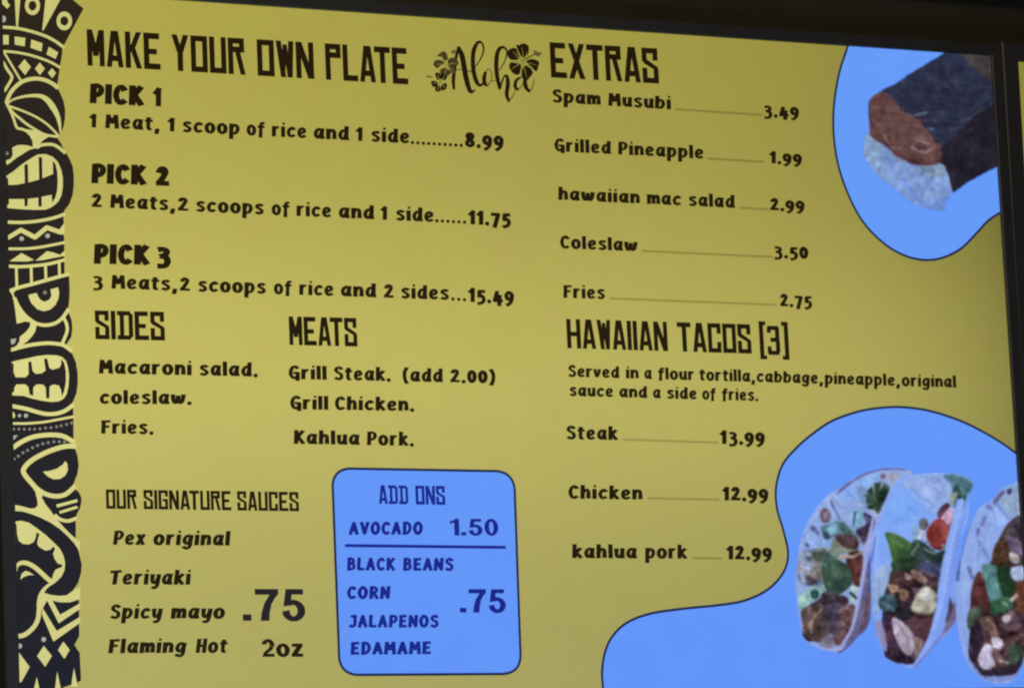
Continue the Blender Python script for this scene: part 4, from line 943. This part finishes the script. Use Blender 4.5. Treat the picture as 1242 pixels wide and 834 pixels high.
cv.B(T3, [(158, 600), (210, 596), (290, 624), (388, 690), (404, 706), (350, 770), (330, 850), (232, 850), (190, 704)], (82, 132, 56), 0.8, 7, B0 + 2)
cv.Sx(T3, [(170, 606), (215, 720), (240, 834)], (6, 16, 18), (50, 92, 40), 0.9, op=0.8)
cv.B(T3, [(270, 740), (360, 720), (330, 850), (250, 850)], (56, 100, 56), 2.2, 8, op=0.8)
cv.Sx(T3, [(465, 716), (530, 752), (590, 772)], (8, 22, 18), (128, 148, 128), 1.0)
cv.Sx(T3, [(384, 780), (444, 690)], (26, 14), (92, 132, 80), 1.0)
cv.Sx(T3, [(654, 705), (654, 735)], 30, (140, 150, 150), 1.2)
cv.B(T4, [(50, 100), (190, 20), (180, 120), (120, 250), (60, 400)], (138, 166, 208), 2.5, 12)
cv.B(T4, [(196, 60), (370, 60), (540, 100), (520, 200), (505, 380), (430, 590), (350, 735), (140, 690), (118, 400), (130, 250), (165, 150)], (72, 46, 60), 1.3, 16, B0 + 1)
cv.B(T4, [(198, -10), (385, -10), (366, 60), (270, 84), (190, 60)], (50, 80, 46), 1.2, 12, B0 + 2)
cv.B(T4, [(350, 30), (450, 0), (556, 20), (532, 122), (470, 112), (396, 84)], (72, 80, 116), 1.2, 16, B0 + 1)
cv.Sx(T4, [(400, 60), (450, 90), (520, 110)], (16, 22, 10), (120, 100, 112), 1)
cv.B(T4, [(178, 96), (270, 66), (345, 150), (300, 190), (200, 174)], (98, 60, 64), 1.1, 14)
cv.B(T4, [(278, 82), (326, 108), (318, 136), (286, 130)], (206, 164, 152), 0.9, 8, B0 + 4)
cv.B(T4, [(326, 60), (370, 70), (446, 136), (412, 164), (340, 120)], (176, 134, 124), 1.1, 16)
cv.B(T4, [(160, 170), (224, 176), (232, 222), (180, 226)], (192, 146, 116), 1.0, 10, B0 + 1)
cv.B(T4, [(238, 206), (310, 220), (284, 284), (250, 272)], (176, 130, 98), 1.0, 14)
cv.B(T4, [(326, 184), (400, 196), (436, 150), (430, 220), (362, 244)], (148, 112, 126), 1.2, 16)
cv.B(T4, [(330, 360), (350, 262), (420, 188), (502, 226), (504, 310), (470, 384)], (172, 172, 148), 1.0, 9, B0 + 4)
cv.B(T4, [(372, 262), (424, 204), (496, 240), (460, 290), (400, 280)], (206, 206, 200), 1.5, 8)
cv.Sx(T4, [(340, 366), (460, 388)], 14, (120, 112, 96), 1.1)
cv.B(T4, [(94, 272), (170, 240), (232, 300), (212, 362), (106, 350)], (72, 106, 112), 1.3, 14, B0 + 2)
cv.Sx(T4, [(130, 300), (200, 350)], (24, 30), (120, 150, 160), 1.2)
cv.B(T4, [(214, 330), (330, 350), (322, 420), (226, 412)], (42, 38, 52), 1.3, 8)
cv.Sx(T4, [(340, 380), (420, 410), (480, 400)], 20, (66, 22, 38), 1.1)
cv.B(T4, [(276, 440), (390, 420), (490, 410), (480, 480), (428, 594), (370, 540)], (106, 62, 80), 1.2, 8, B0 + 1)
cv.B(T4, [(118, 380), (184, 400), (204, 560), (250, 640), (160, 620), (130, 480)], (70, 44, 76), 1.2, 9)
cv.B(T4, [(186, 420), (240, 426), (334, 520), (352, 640), (300, 686), (240, 614), (200, 520)], (182, 166, 188), 1.1, 10, B0 + 4)
cv.Sx(T4, [(240, 470), (290, 560), (310, 650)], 12, (150, 132, 156), 1.2)
cv.B(T4, [(334, 540), (412, 584), (366, 700), (340, 680), (352, 610)], (150, 120, 122), 1.1, 14)
cv.B(T4, [(140, 628), (170, 618), (240, 640), (300, 690), (350, 700), (350, 730), (300, 742), (140, 694)], (58, 34, 62), 1.1, 8, B0 + 1)
cv.B(T4, [(56, 430), (112, 446), (152, 612), (136, 650), (60, 480)], (142, 138, 182), 1.3, 10, B0)
cv.Sx(T4, [(680, -420), (620, -200), (575, 0), (540, 200), (520, 350), (456, 570), (352, 752)], (60, 50, 44, 42, 38, 34, 26), (136, 168, 242), 1.0, 7, B0)
cv.B(T4, [(620, -200), (690, -300), (668, 0), (655, 430), (350, 768), (470, 600), (560, 260)], (124, 156, 234), 2, 8, B0)
cv.B(T4, [(612, 330), (652, 300), (650, 430), (560, 524), (580, 440)], (106, 98, 130), 2, 10)
cv.Sx(T4, [(606, 270), (610, 330), (585, 430)], (8, 30, 22), (72, 58, 80), 1.0, 10)
cv.Sx(T4, [(560, 520), (430, 680), (350, 766)], 16, (108, 118, 190), 1.2)
# taco C
cv.B(PX, [(1160.3, 700), (1163, 680), (1168, 657.3), (1175.9, 635.5), (1186.8, 615), (1202.4, 605), (1211.7, 594), (1227.3, 586), (1240, 583), (1256, 590), (1256, 800), (1243, 793), (1237, 812), (1226.4, 826.4), (1209, 829), (1190, 823),
          (1174.5, 808), (1165.4, 786), (1160.2, 756), (1158.6, 725)], (150, 174, 232), 0.9, 12, C0, True)
cv.B(T5, [(470, 180), (600, 110), (640, 200), (610, 340), (520, 330), (470, 260)], (156, 176, 208), 2, 16)
cv.B(T5, [(410, 262), (420, 216), (480, 158), (500, 170), (440, 250)], (110, 98, 146), 1.2, 16)
cv.B(T5, [(520, 150), (556, 145), (545, 185), (522, 182)], (66, 56, 122), 1.2)
cv.Sx(T5, [(374, 285), (400, 300)], 26, (104, 110, 164), 1.4)
cv.Sx(T5, [(345, 370), (325, 420)], (28, 34), (116, 116, 168), 1.2, 18)
cv.Sx(T5, [(296, 460), (284, 510)], (26, 14), (104, 104, 158), 1.2)
cv.Sx(T5, [(430, 250), (480, 320), (520, 380)], (10, 14, 14), (108, 124, 180), 1.2)
cv.B(T5, [(380, 330), (440, 290), (520, 380), (470, 440), (400, 400)], (162, 188, 246), 2.5, 8)
cv.Sx(T5, [(300, 560), (340, 620), (380, 700)], (24, 30, 24), (122, 138, 200), 2, 10)
cv.Sx(T5, [(240, 400), (200, 500), (160, 640), (140, 780), (134, 850)], (6, 14, 18, 22, 26), (76, 90, 160), 1.0)
cv.Sx(T5, [(220, 760), (250, 834)], 24, (96, 96, 140), 1.6, 14)
cv.B(T5, [(500, 450), (556, 384), (610, 356), (650, 380), (650, 880), (300, 880), (400, 700), (440, 570)], (80, 58, 56), 1.3, 18, C0 + 1)
cv.B(T5, [(520, 440), (560, 384), (610, 360), (640, 420), (640, 540), (560, 528)], (72, 60, 74), 1.2, 16)
cv.B(T5, [(430, 570), (500, 532), (532, 640), (522, 744), (440, 730), (404, 684)], (98, 62, 42), 1.2, 16, C0 + 1)
cv.B(T5, [(516, 510), (600, 540), (646, 580), (640, 664), (540, 622)], (112, 96, 128), 1.3, 16)
cv.B(T5, [(536, 640), (600, 656), (614, 722), (550, 714)], (188, 178, 180), 1.0, 10, C0 + 4)
cv.B(T6, [(210, 250), (226, 110), (268, 20), (330, 60), (400, 20), (600, 60), (610, 620), (500, 735), (290, 745), (205, 640), (206, 440)], (82, 50, 58), 1.3, 18, C0 + 1)
cv.B(T6, [(222, 130), (268, 16), (300, 60), (326, 150), (345, 300), (280, 314), (214, 250)], (106, 50, 50), 1.3, 10, C0 + 3)
cv.B(T6, [(190, 400), (200, 290), (284, 260), (296, 330), (226, 420)], (74, 90, 68), 1.4, 12, C0 + 2)
cv.B(T6, [(396, -20), (500, 10), (526, 180), (440, 210), (405, 110)], (40, 76, 40), 1.1, 9, C0 + 2)
cv.B(T6, [(288, -30), (394, -20), (404, 110), (444, 190), (402, 268), (350, 232), (326, 140)], (88, 150, 138), 1.0, 12, C0 + 2)
cv.B(T6, [(345, 240), (440, 200), (516, 220), (486, 290), (380, 325)], (54, 100, 64), 1.1, 12, C0 + 2)
cv.Sx(T6, [(440, 230), (466, 250)], 22, (110, 160, 120), 1.0)
cv.B(T6, [(498, -10), (600, -20), (600, 76), (512, 76)], (176, 192, 236), 1.0, 10, C0 + 4)
cv.B(T6, [(528, 112), (610, 86), (610, 292), (538, 284)], (132, 72, 46), 1.2, 14, C0 + 3)
cv.Sx(T6, [(500, 214), (530, 184)], 24, (204, 186, 176), 0.9)
cv.B(T6, [(426, 330), (520, 288), (564, 400), (500, 434), (426, 400)], (124, 90, 106), 1.2, 16, C0 + 1)
cv.B(T6, [(440, 326), (490, 332), (480, 372), (444, 372)], (212, 198, 212), 0.9, 6, C0 + 4)
cv.B(T6, [(206, 440), (270, 350), (304, 520), (270, 620), (206, 644)], (50, 34, 56), 1.3, 8)
cv.B(T6, [(268, 346), (320, 326), (372, 340), (404, 420), (424, 520), (380, 500), (340, 440), (290, 400)], (130, 94, 86), 1.2, 16, C0 + 1)
cv.Sx(T6, [(326, 350), (370, 390), (392, 450)], (16, 26, 20), (190, 142, 112), 1.1)
cv.B(T6, [(366, 484), (430, 486), (440, 540), (410, 570), (370, 530)], (200, 190, 212), 1.1, 8, C0 + 4)
cv.B(T6, [(306, 540), (345, 528), (372, 544), (358, 610), (386, 668), (340, 704), (300, 700), (262, 630)], (176, 170, 200), 1.3, 12, C0 + 4)
cv.B(T6, [(376, 560), (420, 570), (420, 650), (380, 620)], (126, 92, 96), 1.2, 10)
cv.B(T6, [(480, 540), (560, 536), (566, 650), (500, 676)], (60, 84, 58), 1.4, 12, C0 + 2)
cv.Sx(T6, [(420, 640), (470, 656)], (16, 24), (150, 160, 142), 1.0)
cv.B(T6, [(206, 630), (300, 706), (500, 672), (566, 650), (560, 700), (500, 744), (290, 748)], (46, 36, 56), 1.2, 8, C0 + 1)
cv.Sx(T6, [(196, 640), (240, 700), (290, 756), (400, 770), (520, 756), (566, 700), (600, 640)], (24, 30, 26, 46, 34, 24, 20), (132, 146, 208), 1.2, 9, C0)
cv.Sx(T6, [(120, 120), (124, 380), (150, 550), (200, 660)], (10, 14, 12, 10), (150, 164, 232), 1.4, 6, C0)
# creases, toasted spots and light rims of the tortillas
for q, w_, c in (
    ([(1024, 590), (1030, 600), (1038, 606)], (0.3, 1.4, 0.4), (116, 140, 200)), ([(1042, 580), (1046, 592), (1054, 600)], (0.3, 1.6, 0.4), (122, 146, 206)),
    ([(1008, 600), (1016, 612), (1026, 616)], (0.3, 1.8, 0.4), (118, 140, 198)), ([(992, 618), (1000, 626), (1012, 628)], (0.4, 1.6, 0.4), (124, 140, 196)),
    ([(1060, 578), (1070, 584), (1078, 596)], (0.3, 1.5, 0.4), (128, 146, 204)), ([(982, 640), (990, 646), (996, 656)], (0.4, 1.6, 0.4), (112, 132, 196)),
    ([(1030, 606), (1044, 612), (1058, 610)], (0.3, 1.5, 0.3), (184, 202, 246)), ([(1000, 608), (1010, 618), (1016, 630)], (0.3, 2.0, 0.3), (178, 196, 244)),
    ([(976, 650), (984, 660), (994, 664)], (0.3, 2.2, 0.3), (176, 194, 240)), ([(970, 690), (974, 702), (982, 706)], (0.3, 2.0, 0.3), (170, 186, 232)),
    ([(1100, 590), (1112, 604), (1126, 612), (1136, 622)], (0.3, 2.6, 1.5, 0.3), (158, 186, 244)), ([(1094, 600), (1104, 616), (1116, 630)], (0.4, 2.4, 0.4), (104, 150, 236)),
    ([(1120, 584), (1136, 590), (1150, 600)], (0.3, 3, 0.4), (166, 184, 230)), ([(1066, 640), (1062, 668), (1062, 700), (1064, 740)], (0.5, 2, 2, 0.6), (160, 184, 240)),
    ([(1168, 600), (1158, 640), (1150, 680), (1144, 720), (1134, 760)], (0.6, 2.4, 2.2, 2.0, 0.8), (160, 186, 248)), ([(1176, 598), (1168, 628), (1160, 664), (1154, 700), (1148, 736)], (0.4, 1.6, 1.8, 1.6, 0.5), (102, 136, 222)),
    ([(1192, 640), (1198, 652), (1196, 668)], (0.4, 2.4, 0.4), (178, 196, 246)), ([(1184, 650), (1188, 664), (1184, 680)], (0.3, 1.8, 0.3), (118, 134, 200)),
    ([(1178, 668), (1182, 684), (1178, 698)], (0.4, 2.4, 0.4), (174, 192, 244)), ([(1206, 622), (1212, 632), (1220, 636)], (0.4, 2.6, 0.4), (176, 198, 240)),
    ([(1170, 700), (1168, 722), (1168, 744)], (0.4, 2.4, 0.4), (172, 192, 240)), ([(1216, 604), (1224, 612), (1230, 624)], (0.4, 1.8, 0.4), (128, 142, 190)),
    ([(1196, 612), (1204, 620), (1208, 634)], (0.3, 1.6, 0.3), (116, 128, 190)), ([(1172, 756), (1172, 772), (1178, 790)], (0.4, 2.2, 0.4), (166, 176, 226)),
    ([(967, 684), (970, 658), (977, 640), (991, 616), (1008, 598), (1022, 589)], (0.5, 1.6, 1.6, 1.4, 1.2, 0.3), (164, 176, 232)),
    ([(1095, 582.5), (1112, 576), (1136, 574.6), (1156, 575.4)], (0.4, 1.4, 1.4, 0.4), (158, 184, 244))):
    cv.Sx(PX, q, w_, c, 1.1, 4, op=0.85)
# small crumbs, glints and shadows among the fillings
r3 = np.random.default_rng(5)
def crumbs(c_, ids, n, pal, size):
    mask = np.isin(c_.id, ids); yy, xx = np.nonzero(mask)
    for k in r3.integers(0, len(yy), n):
        x, y = c_.xs[xx[k]], c_.ys[yy[k]]; a = r3.uniform(0, math.pi); l = r3.uniform(*size)
        c = np.array(pal[r3.integers(len(pal))], float) + r3.normal(0, 8, 3); w = r3.uniform(0.7, 2.0)
        c_.Sx(PX, [(x - l * math.cos(a), y - l * math.sin(a)), (x + r3.normal(0, 1), y + r3.normal(0, 1)), (x + l * math.cos(a), y + l * math.sin(a))], (0.4, w, 0.4), c, 0.95, 5, op=r3.uniform(0.3, 0.8))
meats = (A0 + 1, B0 + 1, C0 + 1)
crumbs(cv, meats, 170, [(44, 30, 40), (52, 38, 44), (140, 106, 98), (120, 84, 80), (36, 26, 40), (168, 140, 134)], (0.8, 3.4))
crumbs(cv, (A0 + 2, B0 + 2, C0 + 2), 50, [(36, 62, 44), (98, 140, 104), (50, 84, 66)], (0.8, 3.5))
crumbs(cv, (A0 + 4, B0 + 4, C0 + 4), 50, [(128, 120, 140), (205, 200, 220)], (0.6, 2.4))
crumbs(cv, (A0,), 22, [(132, 150, 206), (170, 190, 240), (120, 130, 186)], (2, 6))
crumbs(cv, (B0,), 20, [(112, 148, 232), (150, 178, 244)], (1.5, 5))
crumbs(cv, (C0,), 26, [(122, 140, 204), (170, 190, 242), (120, 126, 184)], (2, 6))
# pale fringe where the cut-out meets the blue
inn = (~np.isin(cv.id, [A0, B0, C0])) & (cv.id > 0)
tone = 1 + np.clip(0.03 * cv.n1 + 0.05 * cv.n2 + 0.08 * cv.n3, -0.3, 0.3)
cv.rgb = np.where(inn[..., None], cv.rgb * tone[..., None], cv.rgb)
grn = np.isin(cv.id, [A0 + 2, B0 + 2, C0 + 2]); cv.rgb = np.where(grn[..., None], cv.rgb * 0.92, cv.rgb)
cv.grade(0.74, 0.86, [A0 + 1, B0 + 1, C0 + 1])
cv.grade(0.76, 0.84, [A0 + 3, B0 + 3, C0 + 3])
cv.grade(0.72, 0.95, [A0 + 4, B0 + 4, C0 + 4])
cv.id2 = cv.id
L_ = cv.rgb.mean(-1, keepdims=True); g_ = np.isin(cv.id, [A0 + 2, B0 + 2, C0 + 2])[..., None]
cv.rgb = np.where(g_, (L_ + (cv.rgb - L_) * 0.78) * (0.93, 0.95, 1.04), cv.rgb)
cv.rgb = np.where(np.isin(cv.id, [A0, C0])[..., None], cv.rgb * (0.93, 0.96, 0.985), cv.rgb)
m = cv.a[..., None]; cv.rgb = cv.rgb * m + np.array((99, 151, 252)) * (1 - m)
cv.blur(0.85)
names = {}
for i, base in enumerate((A0, B0, C0)):
    lab = ['leftmost of the three pictured tacos, folded tortilla filled with chicken and herbs', 'middle of the three pictured tacos, with red tomato and green leaf',
           'rightmost of the three pictured tacos, cut off by the edge of the screen'][i]
    names[base] = ('pictured_taco', None, lab)
    for k, nm in ((1, 'meat_filling'), (2, 'green_leaf'), (3, 'tomato_piece'), (4, 'pale_filling')): names[base + k] = (nm, base, None)
cv.meshes(0.0010, names, None)

# --- rice block wrapped in seaweed
M1 = (1030, 60, 6.537); M2 = (1030, 150, 6.537)
cm = Canvas(1040, 56, 1222, 262, 0.62)
cm.B(PX, [(1053, 162), (1047.5, 176), (1046, 187), (1051.4, 196), (1066.7, 215.8), (1082, 226.5), (1098.8, 241.8), (1118.7, 252), (1143.4, 256), (1146, 246), (1152.4, 238.7), (1156, 225), (1149.3, 205), (1140, 180), (1100, 150)], (150, 174, 216), 0.9, 13, 41, True)
cm.B(M2, [(150, 70), (250, 150), (220, 400), (120, 250)], (158, 182, 204), 3, 12)
cm.B(M2, [(520, 340), (720, 330), (760, 420), (640, 420)], (152, 168, 182), 2.5, 12)
for q, c in (([(250, 260), (330, 300), (340, 420)], (132, 152, 208)), ([(400, 380), (440, 480), (520, 560)], (126, 150, 218)), ([(180, 230), (260, 330)], (164, 182, 214)), ([(560, 440), (620, 520), (600, 600)], (164, 190, 224)),
             ([(300, 240), (420, 330)], (170, 184, 216)), ([(680, 440), (760, 520)], (150, 178, 232)), ([(460, 300), (560, 380)], (160, 184, 232)), ([(480, 560), (600, 640), (700, 670)], (124, 150, 220))):
    cm.Sx(M2, q, (16, 34, 18), c, 1.8, 8, op=0.8)
cm.B(M2, [(690, 600), (800, 560), (760, 640), (740, 690), (660, 670)], (118, 152, 226), 3, 5, op=0.5)
cm.B(PX, [(1062, 116), (1100, 100), (1150, 110), (1216, 110), (1216, 190), (1160, 225), (1150, 205), (1128, 192), (1100, 180), (1064, 150)], (44, 38, 56), 0.9, 6, 40, True)
cm.B(M2, [(1225, 40), (1180, 342), (1090, 380), (1000, 432), (930, 470), (820, 552), (800, 480), (786, 420), (740, 300), (715, 150), (700, -60), (1100, -160)], (40, 36, 52), 0.9, 6, 40, True, smooth=False)
cm.B(M1, [(740, 36), (620, 110), (470, 200), (340, 290), (230, 340), (340, 400), (400, 460), (470, 520), (540, 550), (600, 620), (680, 710), (720, 780), (800, 720), (960, 560), (1120, 430), (1210, 400), (1210, -20), (760, -20)], (50, 56, 86), 0.9, 4, 40, True, smooth=False)
# fine horizontal sheen of the seaweed sheet
r2 = np.random.default_rng(11)
for i in range(150):
    x = r2.uniform(420, 1080); y = r2.uniform(90, 640)
    if y < 330 - 0.62 * (x - 330) * 0.75 + 0 or (x < 600 and y > 380) or (y > 520 and x > 900): continue
    l = r2.uniform(40, 120); a = r2.uniform(0.1, 0.5) * (1 if x < 800 else -1)
    c = (66, 72, 104) if r2.random() < 0.5 else (36, 38, 66)
    cm.Sx(M1, [(x, y), (x + l / 2, y + a * l * 0.3), (x + l, y + a * l)], (3, 9, 3), c, 0.8, 4, op=0.7)
cm.B(M1, [(905, 30), (1180, 30), (1180, 300), (1112, 250), (1060, 210), (1000, 160), (940, 110)], (92, 80, 82), 1.4, 8, 42)
cm.Sx(M1, [(1112, 440), (1040, 480), (960, 540), (880, 580), (800, 640)], (20, 30, 16, 22, 14), (66, 66, 92), 1.2, 12)
cm.Sx(M1, [(524, 520), (604, 504)], 20, (108, 122, 142), 0.9)
cm.Sx(M1, [(620, 632), (660, 628)], 18, (92, 106, 134), 0.9)
cm.B(M1, [(150, 470), (160, 400), (228, 345), (300, 352), (345, 402), (395, 470), (470, 525), (540, 555), (590, 620), (660, 700), (705, 800), (720, 860), (712, 890), (560, 914), (480, 890), (380, 838), (300, 768), (200, 720), (160, 670), (152, 560)], (122, 76, 72), 0.9, 5, 43, True)
cm.B(M1, [(165, 420), (225, 356), (330, 400), (300, 440), (200, 440)], (118, 62, 60), 2, 10)
cm.Sx(M1, [(156, 420), (150, 500), (185, 620)], (10, 16, 10), (72, 44, 70), 1.0)
cm.Sx(M1, [(260, 350), (340, 400), (380, 450)], 22, (92, 62, 76), 1.4)
for i in range(34):
    x = r2.uniform(190, 560); y = r2.uniform(430, 800)
    if y > 480 + (x - 170) * 0.95 or y < 380 + (x - 200) * 0.5: continue
    l = r2.uniform(60, 140); cm.Sx(M1, [(x, y), (x + l / 2, y - 4), (x + l, y + 6)], (4, 12, 4), (140, 94, 92) if r2.random() < 0.5 else (108, 62, 62), 0.9, 4, op=0.7)
cm.Sx(M2, [(180, 100), (260, 150), (330, 210), (400, 262), (500, 306), (640, 322), (735, 296)], (12, 14, 22, 30, 34, 24, 16), (112, 60, 64), 1.2, 10)
cm.Sx(M2, [(278, 96), (312, 160)], (20, 10), (168, 132, 128), 0.9)
cm.Sx(M2, [(345, 190), (400, 195)], 18, (150, 108, 124), 1.2)
cm.Sx(M2, [(490, 186), (540, 214), (600, 230), (650, 205), (680, 180)], (22, 16, 14, 16, 8), (156, 118, 136), 1.0, 14)
cm.Sx(M2, [(500, 160), (560, 140), (620, 160)], (16, 10, 16), (146, 108, 126), 1.0, 14)
cm.B(M2, [(530, 180), (600, 170), (600, 205), (540, 205)], (96, 56, 74), 1.1, 8)
cm.B(M2, [(690, 160), (722, 180), (728, 290), (680, 280)], (118, 72, 76), 1.4, 6)
tone = 1 + np.clip(0.02 * cm.n1 + 0.04 * cm.n2 + 0.04 * cm.n3, -0.2, 0.2)
cm.rgb = cm.rgb * tone[..., None]
for i in range(60):      # long fibres across the meat slice, grains in the rice
    x = r2.uniform(1058, 1132); y = r2.uniform(122, 196)
    iy = int((y - cm.ys[0]) / cm.step); ix = int((x - cm.xs[0]) / cm.step)
    if cm.id[iy, ix] != 43: continue
    l = r2.uniform(4, 13); d = r2.choice([-22, -14, 14, 26])
    cm.Sx(PX, [(x - l, y - r2.uniform(-1, 2)), (x, y), (x + l, y + r2.uniform(0, 4))], (0.2, r2.uniform(0.7, 1.6), 0.2), np.array((118, 74, 72)) + d, 0.8, 3, op=0.6)
for i in range(120):
    x = r2.uniform(1046, 1152); y = r2.uniform(160, 255)
    iy = int((y - cm.ys[0]) / cm.step); ix = int((x - cm.xs[0]) / cm.step)
    if cm.id[iy, ix] != 41: continue
    a = r2.uniform(-0.3, 1.5); l = r2.uniform(1.2, 3.2); c = [(172, 192, 232), (130, 154, 206), (160, 180, 212), (140, 164, 190)][r2.integers(4)]
    cm.Sx(PX, [(x - l * math.cos(a), y - l * math.sin(a)), (x, y), (x + l * math.cos(a), y + l * math.sin(a))], (0.5, 2.2, 0.5), c, 1.0, 3, op=0.5)
cm.id[(cm.id < 0) & (cm.a > 0)] = 41
cm.rgb = np.where((cm.id == 41)[..., None], cm.rgb * (0.82, 0.87, 0.94), cm.rgb)
cm.grade(0.70, 0.86, [43]); cm.grade(0.8, 0.74, [42]); cm.grade(0.9, 0.84, [40])
m = cm.a[..., None]; cm.rgb = cm.rgb * m + np.array((99, 151, 252)) * (1 - m)
cm.blur(0.75)
cm.id[(cm.id < 0) & (cm.a > 0)] = 41
cm.meshes(0.0010, {40: ('pictured_rice_roll', None, 'pictured rice block with a brown meat slice, wrapped in dark seaweed'), 41: ('white_rice', 40, None), 42: ('brown_corner', 40, None), 43: ('meat_slice', 40, None)}, None)

# ------------------------------------------------------------------ the neighbouring display, only its edge in view
top2 = x2
e2 = top2[0]
TH = 0.010
d2 = thing('menu_display', (SX + e2 - SH * math.sin(TH), 0.0, SZ + top2[1] - SH), 'neighbouring wall display at the right, only a yellow sliver of it in view', 'display', GRP)
d2.rotation_euler = (0, TH, 0)
link('bezel', frame_mesh('bezel', SW, SH, 0.0221, 0.03, 0.005), M['bezel'], d2)
box('back_case', (-0.010, 0.006, -0.010), (SW + 0.010, 0.0749, SH + 0.010), M['case'], d2, 0.003)
M['yellow2'] = screen_material('lit_yellow_neighbour', (146, 141, 72), (140, 134, 60), fall=0.3)
link('screen_panel', flat_mesh('screen_panel', rect(0, 0, SW, SH), 0.0), M['yellow2'], d2)
# board above the displays and the moulding along it
hb = box('header_board', (-1.5, 0.012, SZ + SH + BZ + 0.0015), (3.9, 0.0749, 2.95), M['board'], None, 0.0015)
tag(hb, 'dark brown board filling the wall directly above the two displays', 'board')
tr = box('moulding', (-1.5, -0.004, SZ + 0.8115), (3.9, 0.0115, 2.83), M['trim'], None, 0.003)
tag(tr, 'thin slightly paler moulding across the dark board, top right corner', 'moulding')
